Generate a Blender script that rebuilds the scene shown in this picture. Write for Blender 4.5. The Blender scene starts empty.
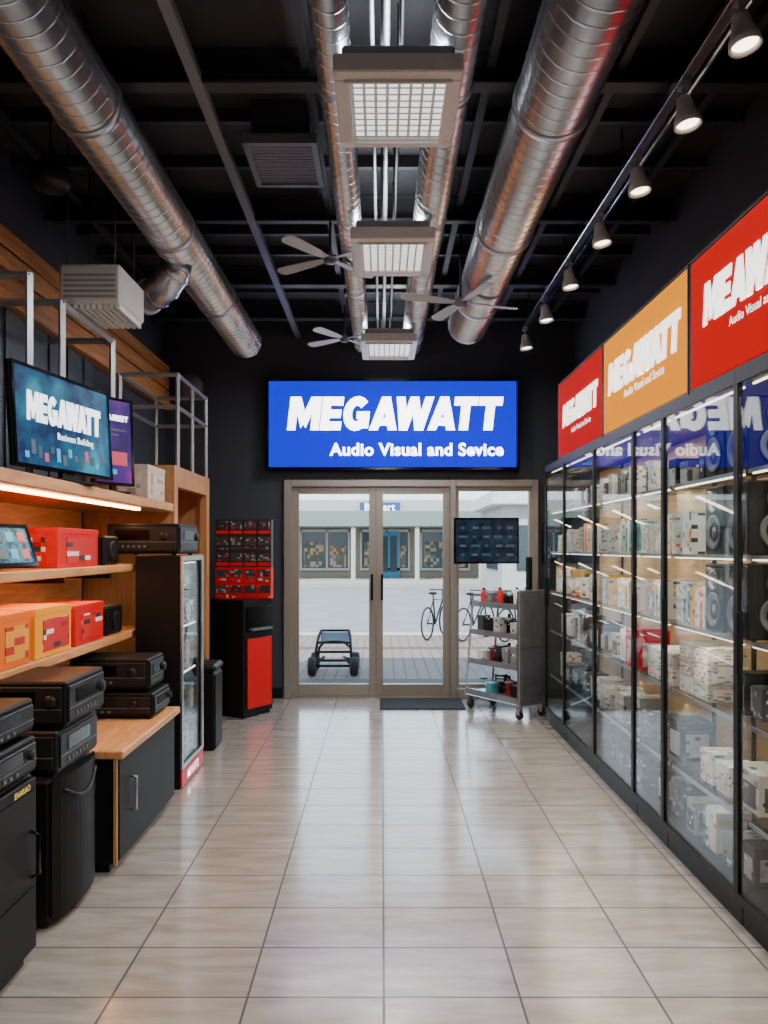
import bpy, bmesh, math, random
from mathutils import Vector, Matrix
R = random.Random(11)
COL = bpy.context.scene.collection

# ------------------------------------------------------------------ materials
def nm(name):
    m = bpy.data.materials.new(name); m.use_nodes = True
    nt = m.node_tree; b = nt.nodes["Principled BSDF"]
    return m, nt, b
def mat(name, c, rough=.5, metal=0, es=0, ec=None, bump=0, bscale=60, var=0, vscale=8, spec=.5):
    m, nt, b = nm(name)
    b.inputs["Base Color"].default_value = (*c, 1)
    b.inputs["Roughness"].default_value = rough
    b.inputs["Metallic"].default_value = metal
    b.inputs["Specular IOR Level"].default_value = spec
    if es:
        b.inputs["Emission Color"].default_value = (*(ec or c), 1)
        b.inputs["Emission Strength"].default_value = es
    if bump or var:
        tc = nt.nodes.new("ShaderNodeTexCoord")
    if bump:
        n = nt.nodes.new("ShaderNodeTexNoise"); n.inputs["Scale"].default_value = bscale
        bp = nt.nodes.new("ShaderNodeBump"); bp.inputs["Strength"].default_value = bump
        bp.inputs["Distance"].default_value = .01
        nt.links.new(tc.outputs["Object"], n.inputs["Vector"])
        nt.links.new(n.outputs["Fac"], bp.inputs["Height"]); nt.links.new(bp.outputs["Normal"], b.inputs["Normal"])
    if var:
        n = nt.nodes.new("ShaderNodeTexNoise"); n.inputs["Scale"].default_value = vscale
        n.inputs["Detail"].default_value = 6
        r = nt.nodes.new("ShaderNodeValToRGB")
        r.color_ramp.elements[0].position = .3; r.color_ramp.elements[1].position = .7
        r.color_ramp.elements[0].color = (*[x*(1-var) for x in c], 1)
        r.color_ramp.elements[1].color = (*[min(1, x*(1+var)) for x in c], 1)
        nt.links.new(tc.outputs["Object"], n.inputs["Vector"])
        nt.links.new(n.outputs["Fac"], r.inputs["Fac"]); nt.links.new(r.outputs["Color"], b.inputs["Base Color"])
    return m
def wood(name, c1, c2, sc=(1.5, 14, 14), rough=.45):
    m, nt, b = nm(name)
    tc = nt.nodes.new("ShaderNodeTexCoord"); mp = nt.nodes.new("ShaderNodeMapping")
    mp.inputs["Scale"].default_value = sc
    n = nt.nodes.new("ShaderNodeTexNoise"); n.inputs["Scale"].default_value = 2.2; n.inputs["Detail"].default_value = 8
    n.inputs["Distortion"].default_value = .6
    r = nt.nodes.new("ShaderNodeValToRGB")
    r.color_ramp.elements[0].position = .32; r.color_ramp.elements[1].position = .68
    r.color_ramp.elements[0].color = (*c1, 1); r.color_ramp.elements[1].color = (*c2, 1)
    nt.links.new(tc.outputs["Object"], mp.inputs["Vector"]); nt.links.new(mp.outputs["Vector"], n.inputs["Vector"])
    nt.links.new(n.outputs["Fac"], r.inputs["Fac"]); nt.links.new(r.outputs["Color"], b.inputs["Base Color"])
    b.inputs["Roughness"].default_value = rough
    return m
def glassmat(name, tint=(1, 1, 1), base=.05, top=.9, rough=.02, pw=5):
    m = bpy.data.materials.new(name); m.use_nodes = True; nt = m.node_tree
    nt.nodes.clear()
    out = nt.nodes.new("ShaderNodeOutputMaterial"); mx = nt.nodes.new("ShaderNodeMixShader")
    t = nt.nodes.new("ShaderNodeBsdfTransparent"); t.inputs["Color"].default_value = (*tint, 1)
    g = nt.nodes.new("ShaderNodeBsdfGlossy"); g.inputs["Roughness"].default_value = rough
    lw = nt.nodes.new("ShaderNodeLayerWeight"); lw.inputs["Blend"].default_value = .5
    p = nt.nodes.new("ShaderNodeMath"); p.operation = 'POWER'; p.inputs[1].default_value = pw
    q = nt.nodes.new("ShaderNodeMath"); q.operation = 'MULTIPLY_ADD'; q.inputs[1].default_value = top; q.inputs[2].default_value = base
    nt.links.new(lw.outputs["Facing"], p.inputs[0]); nt.links.new(p.outputs[0], q.inputs[0])
    nt.links.new(q.outputs[0], mx.inputs[0]); nt.links.new(t.outputs[0], mx.inputs[1]); nt.links.new(g.outputs[0], mx.inputs[2])
    nt.links.new(mx.outputs[0], out.inputs[0])
    return m
def printed(name, mains, accents, sc=(9, 9, 14), thr=.7, rough=.4):
    """packaging print: one main colour per carton plus axis-aligned printed blocks"""
    m, nt, b = nm(name); N = nt.nodes.new; L = nt.links.new
    def ramp(cols):
        r = N("ShaderNodeValToRGB"); r.color_ramp.interpolation = 'CONSTANT'; e = r.color_ramp.elements; n = len(cols)
        e[0].position = 0; e[0].color = (*cols[0], 1); e[1].position = 1/n if n > 1 else 1; e[1].color = (*cols[1 % n], 1)
        for i in range(2, n): q = e.new(i/n); q.color = (*cols[i], 1)
        return r
    tc = N("ShaderNodeTexCoord"); oi = N("ShaderNodeObjectInfo")
    a1 = N("ShaderNodeVectorMath"); a1.operation = 'ADD'; a1.inputs[1].default_value = (.0131, .0117, .0093)
    ml = N("ShaderNodeVectorMath"); ml.operation = 'MULTIPLY'; ml.inputs[1].default_value = sc
    fl = N("ShaderNodeVectorMath"); fl.operation = 'FLOOR'
    mu = N("ShaderNodeMath"); mu.operation = 'MULTIPLY'; mu.inputs[1].default_value = 57
    cb = N("ShaderNodeCombineXYZ"); a2 = N("ShaderNodeVectorMath"); a2.operation = 'ADD'
    L(tc.outputs["Object"], a1.inputs[0]); L(a1.outputs[0], ml.inputs[0]); L(ml.outputs[0], fl.inputs[0])
    L(oi.outputs["Random"], mu.inputs[0])
    for i in range(3): L(mu.outputs[0], cb.inputs[i])
    L(fl.outputs[0], a2.inputs[0]); L(cb.outputs[0], a2.inputs[1])
    wn = N("ShaderNodeTexWhiteNoise"); L(a2.outputs[0], wn.inputs["Vector"])
    gt = N("ShaderNodeMath"); gt.operation = 'GREATER_THAN'; gt.inputs[1].default_value = thr; L(wn.outputs["Value"], gt.inputs[0])
    sp = N("ShaderNodeSeparateColor"); L(wn.outputs["Color"], sp.inputs[0])
    r1 = ramp(mains); L(oi.outputs["Random"], r1.inputs["Fac"]); r2 = ramp(accents); L(sp.outputs[1], r2.inputs["Fac"])
    mx = N("ShaderNodeMix"); mx.data_type = 'RGBA'; L(gt.outputs[0], mx.inputs[0]); L(r1.outputs[0], mx.inputs[6]); L(r2.outputs[0], mx.inputs[7])
    L(mx.outputs[2], b.inputs["Base Color"]); b.inputs["Roughness"].default_value = rough
    return m
def gridmat(name, c, line, sx, sy, sz, w=.06, rough=.4, metal=0, es=0):
    m, nt, b = nm(name)
    tc = nt.nodes.new("ShaderNodeTexCoord"); sp = nt.nodes.new("ShaderNodeSeparateXYZ")
    nt.links.new(tc.outputs["Object"], sp.inputs[0]); acc = None
    for i, s in enumerate((sx, sy, sz)):
        if not s: continue
        d = nt.nodes.new("ShaderNodeMath"); d.operation = 'DIVIDE'; d.inputs[1].default_value = s
        f = nt.nodes.new("ShaderNodeMath"); f.operation = 'FRACT'
        l = nt.nodes.new("ShaderNodeMath"); l.operation = 'LESS_THAN'; l.inputs[1].default_value = w
        nt.links.new(sp.outputs[i], d.inputs[0]); nt.links.new(d.outputs[0], f.inputs[0]); nt.links.new(f.outputs[0], l.inputs[0])
        if acc is None: acc = l
        else:
            a = nt.nodes.new("ShaderNodeMath"); a.operation = 'MAXIMUM'
            nt.links.new(acc.outputs[0], a.inputs[0]); nt.links.new(l.outputs[0], a.inputs[1]); acc = a
    mx = nt.nodes.new("ShaderNodeMix"); mx.data_type = 'RGBA'
    mx.inputs[6].default_value = (*c, 1); mx.inputs[7].default_value = (*line, 1)
    nt.links.new(acc.outputs[0], mx.inputs[0]); nt.links.new(mx.outputs[2], b.inputs["Base Color"])
    b.inputs["Roughness"].default_value = rough; b.inputs["Metallic"].default_value = metal
    if es:
        nt.links.new(mx.outputs[2], b.inputs["Emission Color"]); b.inputs["Emission Strength"].default_value = es
    return m

WALL = mat("wall_paint", (.036, .04, .052), .7, bump=.1, bscale=40)
CEIL = mat("deck_black", (.03, .031, .035), .8, var=.4, vscale=2)
BEAM = mat("beam_black", (.034, .035, .039), .45)
GREYSTEEL = mat("grey_steel", (.38, .39, .41), .35, .6)
CHROME = mat("chrome", (.7, .71, .73), .22, 1)
BRUSH = mat("brushed_steel", (.5, .52, .54), .35, .9, var=.15, vscale=6)
DSTEEL = mat("dark_brushed_steel", (.3, .32, .34), .35, .85, var=.2, vscale=5)
BLACK = mat("black_plastic", (.006, .006, .0065), .5, spec=.18)
BLACKG = mat("black_gloss", (.003, .003, .004), .12, spec=.4)
BLACKM = mat("black_metal", (.007, .007, .008), .45, .0, spec=.2)
DGREY = mat("dark_grey_plastic", (.013, .0135, .015), .42, spec=.3)
MGREY = mat("mid_grey_plastic", (.12, .13, .14), .4)
WHITE = mat("white_plastic", (.8, .79, .75), .5)
OFFW = mat("offwhite_metal", (.66, .66, .64), .45)
RUBBER = mat("rubber", (.012, .012, .012), .8)
RED = mat("red_panel", (.6, .001, .003), .35, spec=.3)
REDP = mat("red_card", (.62, .001, .003), .5, spec=.25)
ORANGE = mat("orange_card", (.85, .16, .0), .5, spec=.25)
BRONZE = mat("door_frame_champagne", (.36, .32, .27), .35, .5)
WOOD = wood("oak_wood", (.48, .2, .07), (.7, .35, .13), (14, 1.5, 14))
WOODZ = wood("oak_wood_upright", (.38, .17, .06), (.56, .28, .11), (14, 14, 1.5))
WOODW = wood("wall_slat_wood", (.42, .17, .05), (.68, .31, .1), (14, 1.2, 16))
GLASS = glassmat("case_glass", (.94, .965, .97), .014, .75, .004, 4.8)
DGLASS = glassmat("door_glass", (.97, .99, .99), .02, .5, .01)
CLEAR = glassmat("clear_glass_shelf", (.9, .95, .94), .02, .3)
CREAM = wood("case_back_panel", (.56, .34, .17), (.7, .46, .25), (10, 1.5, 10), .6)
LED = mat("led_white", (1, .95, .88), .5, es=4, ec=(1, .84, .62))
LEDW = mat("led_warm", (1, .7, .4), .5, es=26, ec=(1, .5, .18))
TRACKE = mat("lamp_face", (1, .9, .75), .5, es=7, ec=(1, .8, .56))
TXTW = mat("white_lettering", (1, 1, 1), .5, es=5)
TXTWS = mat("white_print", (1, .98, .95), .5, es=1.6)
TXTG = mat("gold_print", (.8, .6, .1), .4, es=.3)
TXTDIM = mat("screen_text", (.9, .95, 1), .5, es=1.8)

def floormat():
    m, nt, b = nm("floor_tile")
    tc = nt.nodes.new("ShaderNodeTexCoord"); sp = nt.nodes.new("ShaderNodeSeparateXYZ")
    nt.links.new(tc.outputs["Object"], sp.inputs[0])
    fr = []; ids = []
    for i, (per, off, w) in enumerate(((.455, .002, .018), (.332, 2.667 % .332, .025))):
        s = nt.nodes.new("ShaderNodeMath"); s.operation = 'SUBTRACT'; s.inputs[1].default_value = off
        d = nt.nodes.new("ShaderNodeMath"); d.operation = 'DIVIDE'; d.inputs[1].default_value = per
        f = nt.nodes.new("ShaderNodeMath"); f.operation = 'FRACT'
        l = nt.nodes.new("ShaderNodeMath"); l.operation = 'LESS_THAN'; l.inputs[1].default_value = w
        fl = nt.nodes.new("ShaderNodeMath"); fl.operation = 'FLOOR'
        nt.links.new(sp.outputs[i], s.inputs[0]); nt.links.new(s.outputs[0], d.inputs[0]); nt.links.new(d.outputs[0], f.inputs[0])
        nt.links.new(d.outputs[0], fl.inputs[0]); nt.links.new(f.outputs[0], l.inputs[0]); fr.append(l); ids.append(fl)
    a = nt.nodes.new("ShaderNodeMath"); a.operation = 'MAXIMUM'
    nt.links.new(fr[0].outputs[0], a.inputs[0]); nt.links.new(fr[1].outputs[0], a.inputs[1])
    cb = nt.nodes.new("ShaderNodeCombineXYZ")
    nt.links.new(ids[0].outputs[0], cb.inputs[0]); nt.links.new(ids[1].outputs[0], cb.inputs[1])
    wn = nt.nodes.new("ShaderNodeTexWhiteNoise"); nt.links.new(cb.outputs[0], wn.inputs["Vector"])
    mp = nt.nodes.new("ShaderNodeMapping"); mp.inputs["Scale"].default_value = (2.0, 9, 1); mp.inputs["Rotation"].default_value = (0, 0, .2)
    nt.links.new(tc.outputs["Object"], mp.inputs["Vector"])
    ad = nt.nodes.new("ShaderNodeVectorMath"); ad.operation = 'ADD'
    sc = nt.nodes.new("ShaderNodeVectorMath"); sc.operation = 'SCALE'; sc.inputs["Scale"].default_value = 9
    nt.links.new(wn.outputs["Color"], sc.inputs[0]); nt.links.new(mp.outputs[0], ad.inputs[0]); nt.links.new(sc.outputs[0], ad.inputs[1])
    n = nt.nodes.new("ShaderNodeTexNoise"); n.inputs["Scale"].default_value = 1.6; n.inputs["Detail"].default_value = 7; n.inputs["Distortion"].default_value = .5
    nt.links.new(ad.outputs[0], n.inputs["Vector"])
    r = nt.nodes.new("ShaderNodeValToRGB")
    r.color_ramp.elements[0].position = .25; r.color_ramp.elements[1].position = .75
    r.color_ramp.elements[0].color = (.27, .235, .2, 1); r.color_ramp.elements[1].color = (.44, .395, .35, 1)
    nt.links.new(n.outputs["Fac"], r.inputs["Fac"])
    mx = nt.nodes.new("ShaderNodeMix"); mx.data_type = 'RGBA'; mx.inputs[7].default_value = (.03, .026, .023, 1)
    nt.links.new(a.outputs[0], mx.inputs[0]); nt.links.new(r.outputs["Color"], mx.inputs[6])
    nt.links.new(mx.outputs[2], b.inputs["Base Color"])
    rr = nt.nodes.new("ShaderNodeMath"); rr.operation = 'MULTIPLY_ADD'; rr.inputs[1].default_value = .5; rr.inputs[2].default_value = .2
    nt.links.new(a.outputs[0], rr.inputs[0]); nt.links.new(rr.outputs[0], b.inputs["Roughness"])
    bp = nt.nodes.new("ShaderNodeBump"); bp.inputs["Strength"].default_value = .25; bp.inputs["Distance"].default_value = .004; bp.invert = True
    nt.links.new(a.outputs[0], bp.inputs["Height"]); nt.links.new(bp.outputs[0], b.inputs["Normal"])
    b.inputs["Specular IOR Level"].default_value = .9
    b.inputs["Coat Weight"].default_value = .7; b.inputs["Coat Roughness"].default_value = .13
    return m
FLOOR = floormat()
def ductmat():
    m, nt, b = nm("galvanised_duct")
    tc = nt.nodes.new("ShaderNodeTexCoord"); mp = nt.nodes.new("ShaderNodeMapping"); mp.inputs["Scale"].default_value = (2, .8, 2)
    n = nt.nodes.new("ShaderNodeTexNoise"); n.inputs["Scale"].default_value = 2.5; n.inputs["Detail"].default_value = 3
    nt.links.new(tc.outputs["Object"], mp.inputs[0]); nt.links.new(mp.outputs[0], n.inputs["Vector"])
    r = nt.nodes.new("ShaderNodeValToRGB"); r.color_ramp.elements[0].color = (.52, .57, .63, 1); r.color_ramp.elements[1].color = (.72, .78, .85, 1)
    r.color_ramp.elements[0].position = .3; r.color_ramp.elements[1].position = .7
    nt.links.new(n.outputs["Fac"], r.inputs["Fac"]); nt.links.new(r.outputs[0], b.inputs["Base Color"])
    b.inputs["Metallic"].default_value = .95; b.inputs["Roughness"].default_value = .27
    return m
DUCT = ductmat()

# ------------------------------------------------------------------ mesh builder
class B:
    def __init__(s): s.v = []; s.f = []; s.m = []; s.s = []
    def add(s, vs, fs, m=0, sm=False):
        o = len(s.v); s.v += [tuple(v) for v in vs]
        for f in fs: s.f.append(tuple(o+i for i in f)); s.m.append(m); s.s.append(sm)
        return s
    def box(s, x0, x1, y0, y1, z0, z1, m=0, ch=0, T=None):
        cx, cy, cz = (x0+x1)/2, (y0+y1)/2, (z0+z1)/2; hx, hy, hz = abs(x1-x0)/2, abs(y1-y0)/2, abs(z1-z0)/2
        if ch:
            ch = min(ch, hx*.9, hy*.9, hz*.9)
            vs = []; idx = {}
            for a in (-1, 1):
                for b in (-1, 1):
                    for c in (-1, 1):
                        idx[a, b, c] = len(vs)
                        vs += [(cx+a*hx, cy+b*(hy-ch), cz+c*(hz-ch)), (cx+a*(hx-ch), cy+b*hy, cz+c*(hz-ch)), (cx+a*(hx-ch), cy+b*(hy-ch), cz+c*hz)]
            fs = []
            for a in (-1, 1):
                fs.append([idx[a, -1, -1], idx[a, 1, -1], idx[a, 1, 1], idx[a, -1, 1]])
                fs.append([idx[-1, a, -1]+1, idx[1, a, -1]+1, idx[1, a, 1]+1, idx[-1, a, 1]+1])
                fs.append([idx[-1, -1, a]+2, idx[1, -1, a]+2, idx[1, 1, a]+2, idx[-1, 1, a]+2])
                for b in (-1, 1):
                    fs.append([idx[a, b, -1], idx[a, b, 1], idx[a, b, 1]+1, idx[a, b, -1]+1])
                    fs.append([idx[a, -1, b], idx[a, 1, b], idx[a, 1, b]+2, idx[a, -1, b]+2])
                    fs.append([idx[-1, a, b]+1, idx[1, a, b]+1, idx[1, a, b]+2, idx[-1, a, b]+2])
                    for c in (-1, 1):
                        i = idx[a, b, c]; fs.append([i, i+1, i+2])
        else:
            vs = [(cx+a*hx, cy+b*hy, cz+c*hz) for a in (-1, 1) for b in (-1, 1) for c in (-1, 1)]
            fs = [(0, 1, 3, 2), (4, 6, 7, 5), (0, 4, 5, 1), (2, 3, 7, 6), (0, 2, 6, 4), (1, 5, 7, 3)]
        if T: vs = [T @ Vector(v) for v in vs]
        return s.add(vs, fs, m)
    def cyl(s, p0, p1, r, r1=None, n=16, m=0, caps=True, sm=True):
        p0, p1 = Vector(p0), Vector(p1); r1 = r if r1 is None else r1
        d = (p1-p0).normalized(); a = d.orthogonal().normalized(); b = d.cross(a)
        vs = [p0+(a*math.cos(t)+b*math.sin(t))*r for t in [2*math.pi*i/n for i in range(n)]]
        vs += [p1+(a*math.cos(t)+b*math.sin(t))*r1 for t in [2*math.pi*i/n for i in range(n)]]
        s.add(vs, [(i, (i+1) % n, n+(i+1) % n, n+i) for i in range(n)], m, sm)
        if caps:
            o = len(s.v)-2*n
            s.f.append(tuple(o+i for i in range(n))); s.m.append(m); s.s.append(False)
            s.f.append(tuple(o+n+i for i in range(n))); s.m.append(m); s.s.append(False)
        return s
    def tube(s, pts, r, n=10, m=0, closed=False, sq=False):
        pts = [Vector(p) for p in pts]; k = len(pts)
        if sq: n = 4
        prev = None; vs = []
        for i, p in enumerate(pts):
            if closed: d = (pts[(i+1) % k]-pts[i-1])
            else: d = pts[min(i+1, k-1)]-pts[max(i-1, 0)]
            d.normalize()
            if prev is None: a = d.orthogonal().normalized()
            else:
                a = prev-d*prev.dot(d)
                a = a.normalized() if a.length > 1e-6 else d.orthogonal().normalized()
            prev = a; b = d.cross(a)
            vs += [p+(a*math.cos(t)+b*math.sin(t))*r for t in [2*math.pi*(j+.5)/n for j in range(n)]]
        fs = []
        for i in range(k if closed else k-1):
            for j in range(n):
                A = i*n; Bq = ((i+1) % k)*n
                fs.append((A+j, A+(j+1) % n, Bq+(j+1) % n, Bq+j))
        if not closed: fs += [tuple(range(n)), tuple((k-1)*n+j for j in range(n))]
        return s.add(vs, fs, m, not sq)
    def seg(s, a, b, r, m=0):
        return s.tube([a, b], r, m=m, sq=True)
    def ring(s, c, nrm, rad, r, m=0, n=28, k=8):
        c = Vector(c); d = Vector(nrm).normalized(); a = d.orthogonal().normalized(); b = d.cross(a)
        return s.tube([c+(a*math.cos(2*math.pi*i/n)+b*math.sin(2*math.pi*i/n))*rad for i in range(n)], r, n=k, m=m, closed=True)
    def lathe(s, prof, c, d=(0, 0, 1), n=24, m=0, sm=True):
        c = Vector(c); d = Vector(d).normalized(); a = d.orthogonal().normalized(); b = d.cross(a); vs = []
        for (r, h) in prof:
            for i in range(n):
                t = 2*math.pi*i/n; vs.append(c+d*h+(a*math.cos(t)+b*math.sin(t))*max(r, 1e-4))
        fs = []
        for q in range(len(prof)-1):
            for i in range(n): fs.append((q*n+i, q*n+(i+1) % n, (q+1)*n+(i+1) % n, (q+1)*n+i))
        return s.add(vs, fs, m, sm)
    def poly(s, T, pts, th=.006, m=0, z0=0):
        n = len(pts); vs = [T @ Vector((x, y, z0)) for x, y in pts]+[T @ Vector((x, y, th)) for x, y in pts]
        return s.add(vs, [tuple(range(n)), tuple(range(n, 2*n))]+[(i, (i+1) % n, n+(i+1) % n, n+i) for i in range(n)], m)
    def word(s, w, T, width, height, m=0, shear=.14, th=.006):
        x = 0; parts = []
        for i, ch in enumerate(w):
            ps, wd = GL[ch]
            if i and (w[i-1]+ch) in ("AW", "WA", "AT", "TA"): x -= .17
            parts += [[(px+x+shear*py, py) for px, py in p] for p in ps]
            x += wd+.04
        tot = x-.04+shear
        for i, p in enumerate(parts): s.poly(T, [((px/tot-.5)*width, (py-.5)*height) for px, py in p], th+.00012*(i % 40), m)
        return s
    def text(s, body, T, width=None, size=.1, m=0, bold=.0, sh=0):
        cu = bpy.data.curves.new("t", 'FONT'); cu.body = body; cu.offset = bold; cu.shear = sh; cu.resolution_u = 4
        cu.space_character = 1+bold*1.5
        ob = bpy.data.objects.new("t", cu); COL.objects.link(ob)
        dg = bpy.context.evaluated_depsgraph_get(); me = bpy.data.meshes.new_from_object(ob.evaluated_get(dg))
        xs = [v.co.x for v in me.vertices]; ys = [v.co.y for v in me.vertices]
        cx = (min(xs)+max(xs))/2; cy = (min(ys)+max(ys))/2
        k = (width/(max(xs)-min(xs))) if width else size
        s.add([T @ Vector(((v.co.x-cx)*k, (v.co.y-cy)*k, 0)) for v in me.vertices], [tuple(p.vertices) for p in me.polygons], m)
        bpy.data.objects.remove(ob); bpy.data.meshes.remove(me); bpy.data.curves.remove(cu)
        return s

def rect(a, b, c, d): return [(a, c), (b, c), (b, d), (a, d)]
def st(xt, xb, w=.3): return [(xb, 0), (xb+w, 0), (xt+w, 1), (xt, 1)]
def arc(cx, cy, ro, rio, a0, a1, n=10, yo=None, yi=None):
    out = []
    for i in range(n):
        t0 = math.radians(a0+(a1-a0)*i/n); t1 = math.radians(a0+(a1-a0)*(i+1)/n)
        out.append([(cx+ro*math.cos(t0), cy+yo*math.sin(t0)), (cx+ro*math.cos(t1), cy+yo*math.sin(t1)),
                    (cx+rio*math.cos(t1), cy+yi*math.sin(t1)), (cx+rio*math.cos(t0), cy+yi*math.sin(t0))])
    return out
GL = {
 'M': ([rect(0, .31, 0, 1), rect(.87, 1.18, 0, 1), [(.1, 1), (.4, 1), (.69, .34), (.5, .06)], [(1.08, 1), (.78, 1), (.49, .34), (.68, .06)]], 1.18),
 'E': ([rect(0, .32, 0, 1), rect(.2, .78, 0, .26), rect(.2, .73, .37, .62), rect(.2, .78, .74, 1)], .78),
 'G': (arc(.5, .5, .5, .18, 42, 330, 14, .52, .24)+[rect(.5, .98, .34, .56), rect(.68, .98, .06, .5)], .98),
 'A': ([[(0, 0), (.33, 0), (.7, 1), (.36, 1)], [(.71, 0), (1.04, 0), (.68, 1), (.36, 1)], rect(.2, .84, .14, .37)], 1.04),
 'W': ([st(0, .22, .32), st(.52, .22, .31), st(.52, .8, .31), st(1.08, .8, .32)], 1.4),
 'T': ([rect(0, .88, .74, 1), rect(.27, .61, 0, .9)], .88),
}
def plane(o, xd, yd):
    x = Vector(xd).normalized(); y = Vector(yd).normalized(); z = x.cross(y)
    return Matrix(((x.x, y.x, z.x, o[0]), (x.y, y.y, z.y, o[1]), (x.z, y.z, z.z, o[2]), (0, 0, 0, 1)))

def tag(ob, label=None, cat=None, group=None, kind=None):
    if label: ob["label"] = label
    if cat: ob["category"] = cat
    if group: ob["group"] = group
    if kind: ob["kind"] = kind
def mk(name, b, mats, parent=None, loc=(0, 0, 0), rz=0, label=None, cat=None, group=None, kind=None):
    me = bpy.data.meshes.new(name); me.from_pydata(b.v, [], b.f)
    if not isinstance(mats, (list, tuple)): mats = [mats]
    for m in mats: me.materials.append(m)
    for p, mi, sm in zip(me.polygons, b.m, b.s): p.material_index = mi; p.use_smooth = sm
    bm = bmesh.new(); bm.from_mesh(me); bmesh.ops.recalc_face_normals(bm, faces=bm.faces); bm.to_mesh(me); bm.free()
    ob = bpy.data.objects.new(name, me); COL.objects.link(ob)
    ob.location = loc; ob.rotation_euler = (0, 0, rz)
    if parent: ob.parent = parent
    tag(ob, label, cat, group, kind)
    return ob
def thing(name, loc, label, cat, rz=0, group=None):
    e = bpy.data.objects.new(name, None); e.empty_display_size = .1; COL.objects.link(e)
    e.location = loc; e.rotation_euler = (0, 0, rz); tag(e, label, cat, group)
    return e
def dup(root, loc, rz=None, scale=None):
    def rec(o, par):
        n = o.copy(); COL.objects.link(n)
        if par: n.parent = par
        for c in list(o.children): rec(c, n)
        return n
    n = rec(root, None); n.location = loc
    if rz is not None: n.rotation_euler = (0, 0, rz)
    if scale is not None: n.scale = scale
    return n
def arealight(loc, sx, sy, e, col=(1, 1, 1), d=(0, 0, -1), name="lamp_fill_glow"):
    l = bpy.data.lights.new(name, 'AREA'); l.shape = 'RECTANGLE'; l.size = sx; l.size_y = sy; l.energy = e; l.color = col
    o = bpy.data.objects.new(name, l); COL.objects.link(o); o.location = loc
    o.rotation_euler = Vector(d).to_track_quat('-Z', 'Y').to_euler()
    return o
ST = dict(kind="structure")

# ------------------------------------------------------------------ room shell
XL, XR, YB, YF, ZC = -2.17, 1.9, 8.0, -2.5, 3.8
mk("floor", B().box(XL-.1, XR+.1, YF-.1, YB+.15, -.1, 0), FLOOR, **ST)
mk("ceiling", B().box(XL-.1, XR+.1, YF-.1, YB+.15, ZC, ZC+.1), CEIL, **ST)
mk("wall_left", B().box(XL-.1, XL, YF-.1, YB+.15, 0, ZC), WALL, **ST)
mk("wall_right", B().box(XR, XR+.1, YF-.1, YB+.15, 0, ZC), WALL, **ST)
mk("wall_front", B().box(XL, XR, YF-.1, YF, 0, ZC), WALL, **ST)
b = B(); b.box(XL, -.98, YB, YB+.15, 0, ZC); b.box(1.56, XR, YB, YB+.15, 0, ZC); b.box(-.98, 1.56, YB, YB+.15, 2.18, ZC)
mk("wall_back", b, WALL, **ST)
mk("baseboard_back", B().box(XL, -1.0, YB-.02, YB, 0, .1).box(1.58, XR, YB-.02, YB, 0, .1), BLACKM, **ST)
mk("baseboard_right", B().box(XR-.02, XR, 6.95, YB-.02, 0, .1), BLACKM, **ST)
b = B()
for z0, z1 in ((2.95, 3.06), (3.075, 3.19), (3.205, 3.31)):
    b.box(XL, XL+.05, YF, YB-.01, z0, z1, ch=.006)
b.box(XL, XL+.09, YF, YB-.01, 2.87, 2.93, ch=.006)
mk("trim_1", b, WOODW, **ST)
b = B()
for i in range(26): b.box(XL, XL+.02+.012*(i % 2), 2.0+i*.15, 2.15+i*.15, 1.8, 2.87)
mk("trim_2", b, mat("wall_panel_slate", (.04, .055, .07), .45), **ST)
FR = B()
FR.box(-.98, -.9, YB-.04, YB+.1, 0, 2.18, ch=.006).box(.68, .74, YB-.04, YB+.1, 0, 2.18, ch=.006).box(1.5, 1.56, YB-.04, YB+.1, 0, 2.18, ch=.006)
FR.box(-.9, .68, YB-.04, YB+.1, 2.11, 2.18, ch=.006).box(.74, 1.5, YB-.04, YB+.1, 2.11, 2.18, ch=.006).box(-.9, .68, YB-.02, YB+.1, 0, .02).box(.74, 1.5, YB-.04, YB+.1, 0, .1, ch=.006)
mk("trim_3", FR, BRONZE, **ST)
def doorleaf(n, x0, x1, y, hx):
    d = B(); d.box(x0, x0+.07, y, y+.045, .02, 2.11, ch=.004).box(x1-.07, x1, y, y+.045, .02, 2.11, ch=.004)
    d.box(x0+.07, x1-.07, y, y+.045, 2.04, 2.11, ch=.004).box(x0+.07, x1-.07, y, y+.045, .02, .14, ch=.004)
    o = mk("door_%d" % n, d, BRONZE, **ST)
    mk("glass_pane", B().box(x0+.07, x1-.07, y+.018, y+.026, .14, 2.04), DGLASS, parent=o)
    h = B(); h.box(hx-.012, hx+.012, y-.05, y-.03, .98, 1.24, ch=.004).box(hx-.008, hx+.008, y-.03, y, 1.0, 1.02).box(hx-.008, hx+.008, y-.03, y, 1.2, 1.22)
    mk("handle", h, BLACK, parent=o)
doorleaf(1, -.9, -.06, YB, -.1); doorleaf(2, -.06, .68, YB+.0, 0.0)
w = mk("window_1", B().box(.74, .77, YB, YB+.06, .1, 2.11).box(1.47, 1.5, YB, YB+.06, .1, 2.11).box(.77, 1.47, YB, YB+.06, 2.07, 2.11).box(.77, 1.47, YB, YB+.06, .1, .14), BRONZE, **ST)
mk("glass_pane", B().box(.77, 1.47, YB+.02, YB+.03, .14, 2.07), DGLASS, parent=w)
mk("door_mat", B().box(-.02, .78, 7.42, 7.93, 0, .012, ch=.005), mat("mat_fibre", (.02, .02, .022), .95, bump=.6, bscale=200), label="thin black rubber-backed entrance mat before the doors", cat="mat")

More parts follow.
